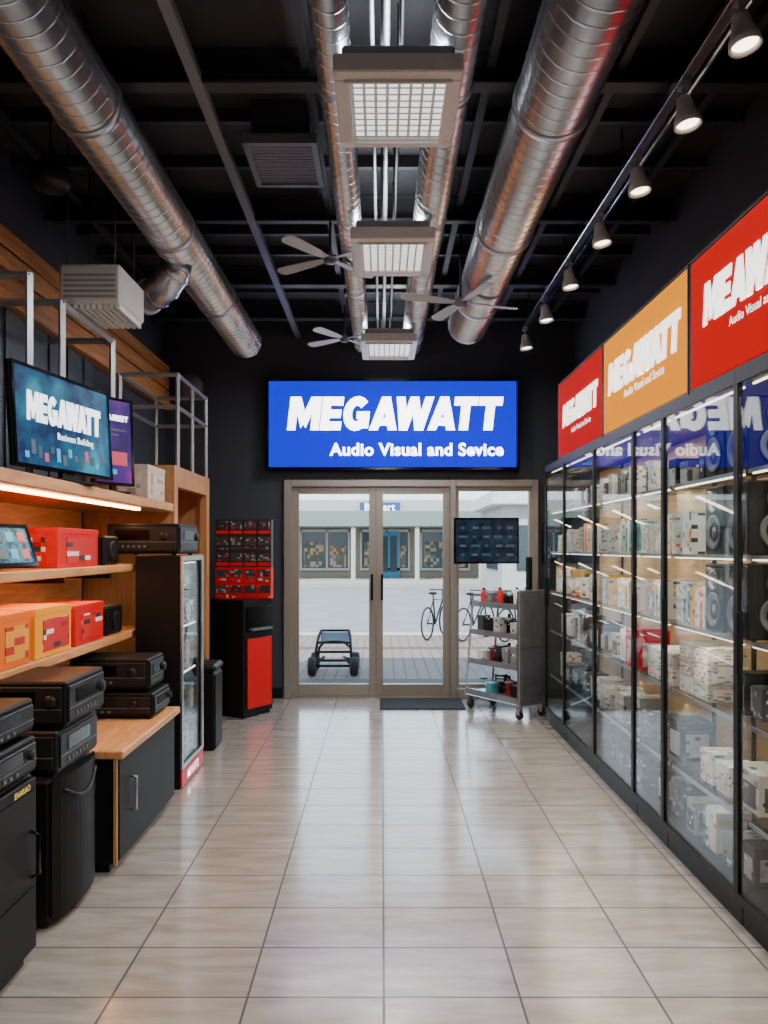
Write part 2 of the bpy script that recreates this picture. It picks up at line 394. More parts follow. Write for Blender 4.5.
# ------------------------------------------------------------------ back sign
s = thing("store_sign", (0, YB, 0), "wide illuminated blue store sign with white lettering in a black frame", "sign")
fx0, fx1, fz0, fz1 = -1.15, 1.36, 2.27, 3.18
mk("frame", B().box(fx0, fx1, -.1, 0, fz0, fz0+.03, ch=.004).box(fx0, fx1, -.1, 0, fz1-.03, fz1, ch=.004).box(fx0, fx0+.03, -.1, 0, fz0+.03, fz1-.03, ch=.004).box(fx1-.03, fx1, -.1, 0, fz0+.03, fz1-.03, ch=.004), BLACKG, parent=s)
mk("face_panel", B().box(fx0+.03, fx1-.03, -.085, -.01, fz0+.03, fz1-.03), mat("sign_blue", (0, .001, .08), .8, es=1.0, ec=(0, .006, 1.05), spec=.05), parent=s)
T = plane((.13, -.086, 2.83), (1, 0, 0), (0, 0, 1))
mk("lettering", B().word("MEGAWATT", T, 2.14, .33), TXTW, parent=s)
T = plane((.34, -.092, 2.475), (1, 0, 0), (0, 0, 1))
mk("lettering", B().text("Audio Visual and Sevice", T, width=1.72, bold=.03), TXTW, parent=s)

# ------------------------------------------------------------------ right hand signs
def wallsign(y0, y1, colr, wd, wcy, word, h, dz, label):
    s = thing("wall_sign", (1.4, 0, 0), label, "sign")
    mk("face_panel", B().box(0, .05, y0+.012, y1-.012, 2.215, 2.785, ch=.004), colr, parent=s)
    mk("frame", B().box(.0, .06, y0, y0+.011, 2.2, 2.8).box(0, .06, y1-.011, y1, 2.2, 2.8).box(0, .06, y0+.011, y1-.011, 2.2, 2.213).box(0, .06, y0+.011, y1-.011, 2.787, 2.8), BLACKM, parent=s)
    T = plane((-.001, wcy, 2.53+dz), (0, -1, 0), (0, 0, 1)); mk("lettering", B().word(word, T, wd, h, th=.004), TXTWS, parent=s)
    T = plane((-.004, wcy-.05, 2.39+dz), (0, -1, 0), (0, 0, 1)); mk("small_lettering", B().text("Audio Visual and Sevice", T, width=wd*.55, bold=.0), TXTWS, parent=s)
SR = mat("sign_red", (.3, .0, .0), .8, es=.36, ec=(1, .0, .0), spec=.05); SO = mat("sign_orange", (.55, .18, .0), .8, es=.6, ec=(1, .34, .0), spec=.05)
wallsign(5.08, 6.36, SR, 1.0, 5.68, "MEGAWATT", .17, -.02, "red wall sign with white lettering on top of the cabinets")
wallsign(3.66, 5.06, SO, 1.2, 4.34, "MEGAWATT", .19, .0, "orange wall sign with white lettering on top of the cabinets")
wallsign(2.1, 3.64, SR, .94, 3.01, "MEAWATT", .18, .02, "red wall sign with large white lettering beside the orange one")

# ------------------------------------------------------------------ display cabinets
DIV = [6.87, 6.19, 5.31, 4.48, 4.0, 3.17, 2.35, 1.6]
TIER = [.42, .80, 1.13, 1.47, 1.81]
for i in range(len(DIV)-1):
    y1, y0 = DIV[i], DIV[i+1]; L = y1-y0
    c = thing("display_cabinet", (1.4, y0, 0), "tall black-framed glass display cabinet with lit shelves", "cabinet", group="glass display cabinets along the wall")
    mk("plinth", B().box(.03, .47, .005, L-.005, 0, .1), BLACKM, parent=c)
    f = B()
    for yy in (.001, L-.019):
        f.box(0, .022, yy, yy+.018, .1, 2.2); f.box(.455, .475, yy, yy+.018, .1, 2.2)
        f.box(.022, .455, yy, yy+.018, 2.15, 2.2); f.box(.022, .455, yy, yy+.018, .1, .14)
    f.box(0, .475, .019, L-.019, 2.15, 2.2); f.box(0, .475, .019, L-.019, .1, .14)
    mk("frame", f, BLACKM, parent=c)
    mk("back_panel", B().box(.462, .474, .02, L-.02, .14, 2.15), CREAM, parent=c)
    d = mk("glass_door", B().box(.008, .014, .02, L-.02, .142, 2.148), GLASS, parent=c)
    mk("handle", B().box(-.012, .006, L-.042, L-.032, 1.0, 1.25, ch=.003), BLACKM, parent=d)
    if i == 0: mk("side_glass", B().box(.022, .455, L-.014, L-.008, .142, 2.148), GLASS, parent=c)
    for z in TIER:
        mk("shelf", B().box(.05, .455, .02, L-.02, z-.012, z), CLEAR, parent=c)
        mk("shelf_edge", B().box(.042, .05, .02, L-.02, z-.014, z+.002), BRUSH, parent=c)
    for z in (2.148, 1.797, 1.457, 1.117):
        mk("light_strip", B().box(.05, .058, .04, L-.04, z-.007, z), LED, parent=c)
    arealight((1.4+.2, (y0+y1)/2, 2.135), .2, L*.8, 4*L, (1, .86, .66))
    if i < 6:
        for z, e_ in ((1.79, 2.6), (1.45, 2.6), (1.11, 2.0), (.78, .8), (.4, .3)): arealight((1.4+.14, (y0+y1)/2, z), .04, L*.85, e_*L, (1, .86, .66), (.45, 0, -1))

# product prototypes
wh, gy, dk, og, tl, rd_, yl = (.82, .8, .74), (.3, .3, .29), (.03, .032, .036), (.8, .2, .01), (.03, .26, .3), (.6, .005, .005), (.85, .45, .03)
PW = printed("print_white", [wh, (.78, .75, .68), (.86, .85, .82), (.62, .58, .52)], [gy, og, (.6, .57, .52), (.5, .46, .4), (.25, .26, .28), tl], (44, 48, 66), .82)
PO = printed("print_orange", [og, yl, wh, (.75, .7, .6)], [wh, dk, yl, rd_], (28, 32, 44), .76)
PT = printed("print_teal", [tl, (.08, .36, .4), wh], [wh, dk, tl], (28, 32, 44), .78)
PG = printed("print_grey", [(.22, .22, .22), (.06, .06, .065), (.42, .41, .38), (.03, .03, .035), (.6, .57, .51)], [wh, dk, gy, gy], (38, 40, 56), .82)
PK = printed("print_black", [dk, (.02, .02, .022)], [gy, (.3, .02, .02), dk, (.2, .2, .2)], (40, 40, 60), .65)
PRL = printed("print_red_label", [(.55, .01, .01), (.6, .005, .005)], [(.5, .48, .45), dk, dk], (40, 40, 60), .6)
def cardbox(name, w, d, h, m1, m2, label, cat="box", group=None):
    b = B(); b.box(-d/2, d/2, -w/2, w/2, 0, h*.985, 0, ch=.002)
    b.box(-d/2-.0015, d/2+.0015, -w/2-.0015, w/2+.0015, h*.8, h, 0, ch=.001)
    o = mk(name, b, m1, label=label, cat=cat, group=group)
    p = B(); p.box(-d/2-.003, -d/2, -w*.36, w*.36, h*.12, h*.7, 0); p.box(-d*.36, d*.36, -w/2-.003, -w/2, h*.12, h*.7, 0)
    mk("printed_label", p, m2, parent=o)
    return o
def book(name, m, label, group):
    b = B(); w, d, h = .026, .16, .21
    b.box(-d/2, d/2, -w/2, -w/2+.003, 0, h).box(-d/2, d/2, w/2-.003, w/2, 0, h).box(-d/2, -d/2+.004, -w/2+.003, w/2-.003, 0, h)
    o = mk(name, b, m, label=label, cat="disc case", group=group)
    mk("insert", B().box(-d/2+.004, d/2-.003, -w/2+.003, w/2-.003, .004, h-.004), WHITE, parent=o)
    return o
SPK = mat("speaker_cabinet", (.008, .008, .009), .5, spec=.2)
def speaker(name, w, d, h, label, group=None):
    o = mk(name, B().box(-d/2, d/2, -w/2, w/2, 0, h, ch=.008), SPK, label=label, cat="speaker", group=group)
    for cz, r in ((h*.33, w*.36), (h*.76, w*.22)):
        for c_, dd in (((-d/2-.001, 0, cz), (-1, 0, 0)), ((0, -w/2-.001, cz), (0, -1, 0))):
            g = B().lathe([(r, 0), (r*1.05, .006), (r*.95, .01), (r*.8, .002), (r*.35, -.006), (r*.3, .002), (0, .006)], c_, dd, 20)
            mk("driver", g, MGREY, parent=o)
    return o
stash = []
def P(o): stash.append(o); return o
G1 = "cartons in the glass cabinets"; G2 = "disc cases in the glass cabinets"
protos = {
 'white': P(cardbox("product_box", .12, .14, .18, PW, PW, "white printed carton on a glass cabinet shelf", group=G1)),
 'orange': P(cardbox("product_box", .10, .14, .18, PO, PW, "orange and white printed carton on a glass shelf", group=G1)),
 'teal': P(cardbox("product_box", .10, .14, .18, PT, PW, "teal and white printed carton on a glass shelf", group=G1)),
 'grey': P(cardbox("product_box", .13, .16, .18, PG, PG, "grey printed carton on a glass shelf", group=G1)),
 'black': P(cardbox("product_box", .13, .16, .18, BLACK, PG, "black carton with printed label on a glass shelf", group=G1)),
 'red': P(cardbox("product_box", .2, .18, .2, REDP, PW, "red carton with white label on a glass shelf", group=G1)),
 'bw': P(book("disc_case", PW, "white-spined disc case standing on a shelf", G2)),
 'bo': P(book("disc_case", PO, "orange-spined disc case standing on a shelf", G2)),
 'bt': P(book("disc_case", PT, "teal-spined disc case standing on a shelf", G2)),
 'spk': P(speaker("speaker", .2, .24, .3, "black two-way speaker on a glass shelf", "speakers in the glass cabinet")),
}
def place(kind, x, y, z, sx=1, sy=1, sz=1, rz=0):
    return dup(protos[kind], (x, y, z), rz, (sx, sy, sz))
W_ = {'white': .12, 'orange': .10, 'teal': .10, 'grey': .13, 'black': .13, 'red': .2, 'bw': .026, 'bo': .026, 'bt': .026}
H_ = {'bw': .21, 'bo': .21, 'bt': .21}
def rowfill(y0, y1, z, kinds, hmax, x=1.56, scale=.85, gap=.03):
    y = y0+.03
    while True:
        k = R.choice(kinds); bk_ = k in ('bw', 'bo', 'bt'); sc = 1 if bk_ else scale; w = W_[k]*sc; h = H_.get(k, .18)
        if bk_:
            for q in range(R.randint(4, 8)):
                if y+w > y1-.03: return
                place(R.choice((k, 'bw', 'bw', 'bo', 'bt')), x, y+w/2, z+.001, 1, 1, min(hmax/h, R.uniform(.8, 1.0))); y += w+.003
            y += R.uniform(.005, gap*2)
        else:
            sy = R.uniform(.7, 1.15); hh = min(hmax, h*R.uniform(.7, 1.15))
            if y+w*sy > y1-.03: return
            place(k, x+R.uniform(-.01, .05), y+w*sy/2, z+.001, 1, sy*sc, hh/h, 0); y += w*sy+R.uniform(.01, gap*1.8)
Z = [.142]+TIER
for i in range(5):
    y1, y0 = DIV[i], DIV[i+1]
    if i == 4:
        for z in (Z[5], Z[4], Z[3]):
            for yy in (y0+.125, y0+.345): place('spk', 1.58, yy, z+.001)
        rowfill(y0+.47, y1, Z[5], ['grey', 'black'], .18, 1.62, gap=.06)
        rowfill(y0+.47, y1, Z[4], ['bw', 'white'], .22)
        rowfill(y0+.47, y1, Z[3], ['white', 'orange', 'bw'], .2)
        rowfill(y0, y0+.42, Z[2], ['grey', 'black'], .22)
        for q in range(3):
            for r_ in range(2): place('white', 1.56, y0+.52+r_*.18, Z[2]+.001+q*.082, 1.3, 1.35, .45)
        rowfill(y0, y1, Z[1], ['grey', 'black', 'white'], .2, scale=1.5, gap=.06); rowfill(y0, y1, Z[0], ['grey', 'black', 'bw'], .18, gap=.05)
    elif i == 3:
        rowfill(y0, y1, Z[5], ['grey', 'black'], .18, 1.62, gap=.06); rowfill(y0, y1, Z[4], ['white', 'bw'], .22); rowfill(y0, y1, Z[3], ['orange', 'white', 'white', 'bt'], .2)
        for q in range(2):
            for r_ in range(2): place('white', 1.56, y0+.13+r_*.2, Z[2]+.001+q*.082, 1.3, 1.5, .45)
        rowfill(y0, y1, Z[1], ['white', 'grey', 'black'], .2, scale=1.4, gap=.06); rowfill(y0, y1, Z[0], ['grey', 'black'], .18, gap=.06)
    else:
        rowfill(y0, y1, Z[5], ['grey', 'white', 'white', 'black'], .2, 1.6, gap=.05)
        rowfill(y0, y1, Z[4], ['white', 'bw', 'white', 'white'], .22)
        rowfill(y0, y1, Z[3], ['orange', 'teal', 'white', 'bo', 'white', 'white'], .22)
        if i == 2:
            place('red', 1.54, y0+.16, Z[2]+.001, 1, 1.15, 1.15); rowfill(y0+.29, y1, Z[2], ['white', 'grey', 'white'], .2)
        else: rowfill(y0, y1, Z[2], ['white', 'grey', 'white', 'black'], .22)
        rowfill(y0, y1, Z[1], ['grey', 'black', 'white'], .2, scale=1.2, gap=.05)
        if i == 2: rowfill(y0, y1, Z[0], ['grey', 'black'], .18, gap=.06)
for o in stash:
    for ch in list(o.children): bpy.data.objects.remove(ch)
    bpy.data.objects.remove(o)

# ------------------------------------------------------------------ ceiling services
def duct(x, z, r, y0, y1, label):
    d = thing("air_duct", (x, y0, z), label, "duct")
    L = y1-y0; n = 40
    mk("duct_pipe", B().lathe([(0, 0), (r, 0), (r, L-.02), (r*1.05, L-.02), (r*1.05, L), (r*.93, L), (r*.9, L-.03), (0, L-.03)], (0, 0, 0), (0, 1, 0), n), DUCT, parent=d)
    pitch = .085; pts = []; turns = (L-.05)/pitch; k = int(turns*20)
    for i in range(k):
        a = 2*math.pi*turns*i/k; pts.append((r*math.cos(a), .01+pitch*a/(2*math.pi), r*math.sin(a)))
    mk("spiral_seam", B().tube(pts, .0065, n=6), DUCT, parent=d)
    q = .9
    while q < L:
        mk("joint_band", B().lathe([(r*1.0, -.02), (r*1.07, -.02), (r*1.07, .02), (r*1.0, .02)], (0, q, 0), (0, 1, 0), 32), BRUSH, parent=d)
        mk("hanger", B().cyl((0, q, r), (0, q, ZC-z), .006, n=6), BEAM, parent=d)
        q += 1.35
    return d
D1 = duct(-1.28, 3.43, .145, 1.2, 7.5, "large spiral galvanised air duct over the shelf side")
duct(.74, 3.43, .165, 1.2, 6.9, "wide spiral galvanised air duct hanging from the ceiling")
duct(-.2, 3.5, .07, 1.2, 7.9, "slim spiral galvanised air duct beside the ceiling lights")
duct(.29, 3.5, .095, 1.2, 7.9, "medium spiral galvanised air duct beside the ceiling lights")
pts = [Vector((-.02, 3.9, -.08)), Vector((-.05, 3.92, -.17)), Vector((-.11, 3.96, -.23)), Vector((-.18, 4.02, -.26)), Vector((-.26, 4.08, -.27))]
bb = B().tube(pts, .1, n=24)
for p_, q_ in zip(pts[1:-1], pts[2:]): bb.lathe([(.1, -.008), (.106, 0), (.1, .008)], p_, q_-p_, 24)
e = mk("branch_elbow", bb, DUCT, parent=D1)
mk("end_collar", B().lathe([(.1, 0), (.115, .0), (.115, .04), (.1, .04), (.085, .03), (.0, .02)], pts[-1], (-.9, .6, -.1), 24), GREYSTEEL, parent=e)
for x_, r_, m_ in ((.02, .014, GREYSTEEL), (.08, .01, BEAM), (-.04, .01, GREYSTEEL)):
    mk("conduit", B().cyl((x_, 1.2, 3.6), (x_, 7.99, 3.6), r_, n=10), m_, label="thin metal conduit pipe running under the ceiling", cat="pipe", group="conduits under the ceiling")
for y in (2.3, 3.72, 5.24, 6.55, 7.5):
    z0, z1, w = 3.64, 3.8, .09
    b = B(); b.box(XL+.001, XR-.001, y-w/2, y+w/2, z0, z0+.015).box(XL+.001, XR-.001, y-.006, y+.006, z0+.015, z1-.015).box(XL+.001, XR-.001, y-w/2, y+w/2, z1-.015, z1)
    mk("ceiling_beam", b, BEAM, label="black steel beam spanning the ceiling", cat="beam", group="black ceiling beams")
for y in (2.75, 3.2, 4.2, 4.7, 5.7, 6.1, 7.0):
    mk("ceiling_joist", B().box(XL+.001, XR-.001, y-.018, y+.018, 3.73, 3.8), BEAM, label="thin black joist under the roof deck", cat="beam", group="thin ceiling joists")
for x in (-1.95, -1.45, -.35, .5, 1.1, 1.6):
    mk("ceiling_joist", B().box(x-.02, x+.02, YF+.001, YB-.001, 3.7, 3.729), BEAM, label="thin black joist under the roof deck", cat="beam", group="thin ceiling joists")
mk("ceiling_strut", B().box(-.865, -.815, YF+.001, YB-.001, 3.60, 3.638).box(-.845, -.835, YF+.001, YB-.001, 3.638, 3.7), mat("strut_grey", (.2, .21, .23), .4, .4), label="long grey steel strut running the length of the ceiling", cat="beam")
for y_, z_ in ((3.62, 3.62), (5.15, 3.62)):
    mk("conduit", B().cyl((XL, y_, z_), (XR, y_, z_), .014, n=10), BLACKM, label="black conduit pipe crossing the ceiling", cat="pipe", group="conduits under the ceiling")
g = thing("ceiling_grille", (-.52, 4.3, 3.55), "square dark grey air grille hung under the ceiling", "vent")
gb = B().box(-.19, .19, -.25, -.22, 0, .05).box(-.19, .19, .22, .25, 0, .05).box(-.19, -.16, -.22, .22, 0, .05).box(.16, .19, -.22, .22, 0, .05)
mk("frame", gb, MGREY, parent=g)
LVG = mat("louvre_grey", (.12, .125, .135), .5)
for i in range(14): mk("louvre", B().box(-.16, .16, -.21+i*.031, -.187+i*.031, .01, .02), LVG, parent=g)
mk("housing", B().box(-.15, .15, -.2, .2, .03, .25), BEAM, parent=g)
PANEL = gridmat("led_panel", (1, .99, .97), (.16, .16, .16), .045, .045, 0, .26, es=1.25)
HOUS = mat("housing_grey", (.3, .3, .3), .4)
for y0, y1 in ((2.92, 3.48), (4.5, 5.13), (6.73, 7.4), (.8, 1.36), (-1.2, -.6)):  # last two are out of view, added to fill the near end with light
    f = thing("ceiling_light", (.06, y0, 3.24), "square white ceiling light with a gridded LED panel", "ceiling light", group="square lights down the ceiling centre")
    L = y1-y0
    fb = B().box(-.24, .24, 0, .06, 0, .07, ch=.006).box(-.24, .24, L-.06, L, 0, .07, ch=.006).box(-.24, -.18, .06, L-.06, 0, .07, ch=.006).box(.18, .24, .06, L-.06, 0, .07, ch=.006)
    fb.box(-.2, -.18, .06, L-.06, -.012, 0).box(.18, .2, .06, L-.06, -.012, 0).box(-.2, .2, .05, .06, -.012, 0).box(-.2, .2, L-.06, L-.05, -.012, 0)
    mk("frame", fb, OFFW, parent=f)
    mk("housing", B().box(-.21, .21, .03, L-.03, .065, .12, ch=.01), HOUS, parent=f)
    mk("light_panel", B().box(-.18, .18, .06, L-.06, .02, .05), PANEL, parent=f)
    for xx in (-.06, .01):
        for yy in (.1, L-.1): mk("suspension_rod", B().cyl((xx, yy, .12), (xx, yy, ZC-3.24), .005, n=6), BEAM, parent=f)
    arealight((.06, (y0+y1)/2, 3.225), .34, .42, 34, (.97, .98, 1))
    arealight((.06, (y0+y1)/2, 3.37), .3, .42, 8, (.95, .97, 1), (0, 0, 1))  # upward fill light added over each fixture to brighten ceiling and ducts
FB = mat("fan_blade", (.42, .43, .43), .45)
def fan(x, y, z, a0, ln, label):
    f = thing("ceiling_fan", (x, y, z), label, "fan", rz=a0)
    mk("motor", B().lathe([(0, -.03), (.03, -.028), (.045, -.01), (.045, .02), (.03, .025), (.012, .03), (.012, .04)], (0, 0, 0), n=24), MGREY, parent=f)
    mk("downrod", B().cyl((0, 0, .03), (0, 0, ZC-z), .009, n=10).lathe([(.01, -.04), (.03, -.01), (.035, 0)], (0, 0, ZC-z), n=16), BEAM, parent=f)
    for k in range(4):
        a = k*math.pi/2; T = Matrix.Rotation(a, 4, 'Z') @ Matrix.Rotation(.2, 4, 'X')
        bl = B(); prof = [(.04, -.018), (.14, -.035), (.3*ln/.4, -.045), (ln-.03, -.045), (ln, -.02), (ln, .02), (ln-.03, .045), (.3*ln/.4, .045), (.14, .035), (.04, .018)]
        bl.poly(T, prof, .006)
        mk("blade", bl, FB, parent=f)
fan(-.34, 5.25, 3.395, math.radians(55), .45, "grey four-blade ceiling fan beside the centre light")
fan(.545, 5.55, 3.2, math.radians(20), .44, "grey four-blade ceiling fan under the wide duct")
fan(-.34, 7.25, 3.395, math.radians(55), .42, "grey four-blade ceiling fan near the entrance wall")
a = thing("air_conditioner", (-1.62, 4.5, 2.85), "cream hanging air unit with a louvred underside", "air conditioner")
mk("housing", B().box(-.2, .15, 0, .45, .03, .25, ch=.015), OFFW, parent=a)
for i in range(10): mk("louvre", B().box(-.19+i*.034, -.17+i*.034, .02, .43, 0, .031), WHITE, parent=a)
GG = mat("grille_grey", (.3, .3, .29), .5)
for i in range(5): mk("grille_bar", B().box(-.17, .12, -.006, .001, .06+i*.03, .072+i*.03), GG, parent=a)
for xx in (-.17, .1):
    for yy in (.05, .4): mk("suspension_rod", B().cyl((xx, yy, .24), (xx, yy, ZC-2.85), .006, n=6), BEAM, parent=a)
a = thing("pendant_speaker", (-1.72, 4.15, 3.36), "small black round pendant speaker hanging from the ceiling", "speaker")
mk("body", B().lathe([(0, 0), (.08, 0), (.1, .03), (.1, .1), (.06, .14), (0, .15)], (0, 0, 0), n=24), DGREY, parent=a)
mk("cable", B().cyl((0, 0, .14), (0, 0, ZC-3.36), .005, n=6), BLACK, parent=a)
a = thing("wall_speaker", (-1.9, 7.98, 3.1), "small dark round speaker fixed high on the wall", "speaker")
mk("body", B().lathe([(0, 0), (.11, 0), (.13, .03), (.12, .1), (.05, .12), (0, .11)], (0, 0, 0), (0, -1, 0), n=24), MGREY, parent=a)
t = thing("light_track", (1.32, 0, 3.55), "long chrome lighting track along the ceiling", "light track")
mk("rail", B().box(-.026, .026, 1.2, 7.6, -.02, .02, ch=.004), CHROME, parent=t)
mk("conduit", B().cyl((.08, 1.2, .03), (.08, 7.6, .03), .017, n=12), CHROME, parent=t)
for yy in (1.6, 3.0, 4.4, 5.8, 7.2): mk("hanger", B().cyl((0, yy, .01), (0, yy, .25), .006, n=6).box(-.01, .1, yy-.01, yy+.01, .01, .02), BEAM, parent=t)
for y in [2.3, 2.95, 3.5, 4.15, 4.86, 5.67, 6.5, 7.4]:
    h = thing("track_spotlight", (1.32, y, 3.528), "round white track spotlight hanging from the lighting track", "spotlight", group="spotlights on the lighting track")
    mk("stem", B().cyl((0, 0, 0), (0, 0, -.07), .008, n=8).box(-.02, .02, -.03, .03, -.02, 0), GREYSTEEL, parent=h)
    d = Vector((.12, -.1, -1)).normalized(); c0 = Vector((0, 0, -.06))
    mk("lamp_head", B().lathe([(0, 0), (.028, 0), (.034, .02), (.04, .06), (.056, .1), (.06, .13), (.053, .13), (.046, .115)], c0, d, 24), OFFW, parent=h)
    mk("lamp_face", B().lathe([(0, .116), (.046, .116)], c0, d, 24), TRACKE, parent=h)
    l = bpy.data.lights.new("spot", 'SPOT'); l.energy = 42; l.color = (1, .87, .7); l.spot_size = math.radians(110); l.spot_blend = .7; l.shadow_soft_size = .04
    lo = bpy.data.objects.new("spot_lamp", l); COL.objects.link(lo); lo.location = Vector((1.32, y, 3.53))+c0+d*.16
    lo.rotation_euler = Vector((-.5, -.1, -1)).to_track_quat('-Z', 'Y').to_euler()

# ------------------------------------------------------------------ left shelving
u = thing("wall_shelving", (0, 0, 0), "oak wall shelving with back panel and warm strip lighting", "shelf")
mk("shelf", B().box(XL, -1.5, 1.8, 5.76, 1.76, 1.82, ch=.006), WOOD, parent=u)
mk("shelf", B().box(XL, -1.55, 1.8, 5.2, 1.355, 1.4, ch=.005), WOOD, parent=u)
mk("shelf", B().box(XL, -1.55, 1.8, 5.2, .945, .99, ch=.005), WOOD, parent=u)
mk("back_panel", B().box(XL+.002, XL+.03, 1.8, 5.7, .7, 1.758), WOOD, parent=u)
mk("light_strip", B().box(-1.6, -1.57, 1.9, 5.2, 1.745, 1.758), LEDW, parent=u)
mk("light_strip", B().box(-1.7, -1.68, 1.9, 5.1, 1.345, 1.354), LEDW, parent=u)
for y in (2.2, 3.3, 4.4, 5.15):
    for z in (1.355, .945): mk("bracket", B().box(XL+.03, -1.75, y, y+.02, z-.05, z), BLACKM, parent=u)
def rack(segs, label, r=.017):
    z = thing("pipe_rack", (0, 0, 0), label, "rack")
    b = B()
    for p, q in segs: b.seg(p, q, r)
    mk("frame", b, GREYSTEEL, parent=z)
rack([((-1.72, 3.9, 1.82), (-1.72, 3.9, 2.84)), ((XL+.095, 3.9, 2.83), (-1.71, 3.9, 2.83))], "square grey steel tube bracket standing over the shelf", .02)
rack([((-1.72, 4.3, 1.82), (-1.72, 4.3, 2.83)), ((-1.72, 4.29, 2.82), (-1.72, 5.11, 2.82)), ((-1.72, 5.1, 1.82), (-1.72, 5.1, 2.83)), ((-1.72, 4.3, 2.82), (XL+.04, 4.3, 2.82)), ((-1.72, 5.1, 2.82), (XL+.04, 5.1, 2.82))], "square grey steel tube rack over the shelf screens", .02)
ztop = 2.8; zb = 2.1
seg = []
for x, y in ((-1.95, 5.95), (-1.52, 5.95), (-1.95, 6.9), (-1.52, 6.9), (-1.52, 6.4)): seg.append(((x, y, zb), (x, y, ztop)))
for z in (ztop-.01, 2.55):
    seg += [((-1.96, 5.95, z), (-1.51, 5.95, z)), ((-1.96, 6.9, z), (-1.51, 6.9, z)), ((-1.95, 5.95, z), (-1.95, 6.9, z)), ((-1.52, 5.95, z), (-1.52, 6.9, z))]
rack(seg, "open grey steel tube cage standing on the oak cabinet", .017)

c = thing("tall_cabinet", (-2.16, 5.78, 0), "tall open oak cabinet with dark interior", "cabinet")
cb = B().box(0, .66, 0, .04, 0, 2.1).box(0, .66, 1.13, 1.17, 0, 2.1).box(0, .66, .04, 1.13, 2.05, 2.1).box(0, .66, .04, 1.13, 0, .06).box(0, .03, .04, 1.13, .06, 2.05).box(.6, .66, .04, .1, .06, 2.05).box(.6, .66, 1.06, 1.13, .06, 2.05).box(.6, .66, .1, 1.06, 1.95, 2.05)
mk("body", cb, WOODZ, parent=c)
for z in (.6, 1.05, 1.42): mk("shelf", B().box(.03, .62, .1, 1.06, z, z+.03), WOOD, parent=c)
def carton(x, y, z, w, d, h, m1, m2, label, rz=0, group=None, name="product_box"):
    b = B(); b.box(-d/2, d/2, -w/2, w/2, 0, h*.985, ch=.003).box(-d/2-.002, d/2+.002, -w/2-.002, w/2+.002, h*.86, h, ch=.001)
    o = mk(name, b, m1, loc=(x, y, z), rz=rz, label=label, cat="box", group=group)
    mk("printed_label", B().box(d/2, d/2+.004, -w*.3, w*.42, h*.12, h*.76), m2, parent=o)
    mk("printed_label", B().box(-d*.36, d*.3, -w/2-.004, -w/2, h*.12, h*.76), m2, parent=o)
    return o
for y in (6.05, 6.35, 6.62): carton(-1.68, y, 1.451, .2, .2, .2, REDP, PK, "red and black carton inside the oak cabinet", group="cartons in the oak cabinet")
for y in (6.1, 6.5): carton(-1.68, y, 1.081, .25, .2, .26, PK, PG, "dark carton inside the oak cabinet", group="cartons in the oak cabinet")

def screen(name, o, xd, w, h, tilt, mface, label, stand, words, dz=0):
    x = Vector(xd).normalized(); nrm = x.cross(Vector((0, 0, 1)))
    yd = (Vector((0, 0, 1))-nrm*tilt).normalized()
    T = plane((0, 0, stand+dz), x, yd)
    t = thing(name, o, label, "screen")
    mk("casing", B().box(-w/2, w/2, 0, h, -.03, -.001, ch=.006, T=T), BLACK, parent=t)
    bz = B(); q = .016
    bz.box(-w/2, w/2, 0, q, 0, .008, T=T).box(-w/2, w/2, h-q, h, 0, .008, T=T).box(-w/2, -w/2+q, q, h-q, 0, .008, T=T).box(w/2-q, w/2, q, h-q, 0, .008, T=T)
    mk("bezel", bz, BLACKG, parent=t)
    dp = mk("display_panel", B().box(-w/2+q, w/2-q, q, h-q, 0, .003, T=T), mface, parent=t)
    if stand:
        T2 = plane((0, 0, 0), x, Vector((0, 0, 1)).cross(x))
        mk("stand", B().box(-w*.22, w*.22, -.07, .09, 0, .012, ch=.004, T=T2).box(-w*.06, w*.06, .0, .025, .01, stand+.05, T=T2), BLACK, parent=t)
    for kind, tx, u_, v_, ww, hh, mm in words:
        TT = T @ Matrix.Translation((u_, v_, .004))
        if kind == 'w': mk("screen_lettering", B().word(tx, TT, ww, hh, th=.001), mm, parent=dp)
        elif kind == 't': mk("screen_lettering", B().text(tx, TT, width=ww, bold=.01), mm, parent=dp)
        else: mk("screen_bar", B().box(-ww/2, ww/2, -hh/2, hh/2, -.0005, .0008, T=TT), mm, parent=dp)
    return t
def scrmat(name, ca, cb_, cc, es=1, sc=7):
    m, nt, b = nm(name)
    tc = nt.nodes.new("ShaderNodeTexCoord"); n = nt.nodes.new("ShaderNodeTexNoise"); n.inputs["Scale"].default_value = sc; n.inputs["Detail"].default_value = 3
    r = nt.nodes.new("ShaderNodeValToRGB"); r.color_ramp.elements[0].position = .35; r.color_ramp.elements[0].color = (*ca, 1)
    r.color_ramp.elements[1].position = .7; r.color_ramp.elements[1].color = (*cc, 1); e_ = r.color_ramp.elements.new(.52); e_.color = (*cb_, 1)
    nt.links.new(tc.outputs["Object"], n.inputs["Vector"]); nt.links.new(n.outputs["Fac"], r.inputs["Fac"])
    nt.links.new(r.outputs[0], b.inputs["Base Color"]); nt.links.new(r.outputs[0], b.inputs["Emission Color"])
    b.inputs["Emission Strength"].default_value = es; b.inputs["Roughness"].default_value = .2
    return m
SC1 = scrmat("screen_teal", (.004, .012, .05), (.006, .06, .12), (.02, .17, .22), 1.4, 5)
SC2 = scrmat("screen_purple", (.008, .012, .06), (.035, .01, .12), (.12, .018, .12), 1.2, 6)
SC3 = scrmat("screen_apps", (.01, .03, .05), (.02, .12, .18), (.1, .2, .22), .7, 30)
SC4 = scrmat("screen_night", (.004, .007, .014), (.007, .014, .03), (.012, .03, .055), .7, 12)
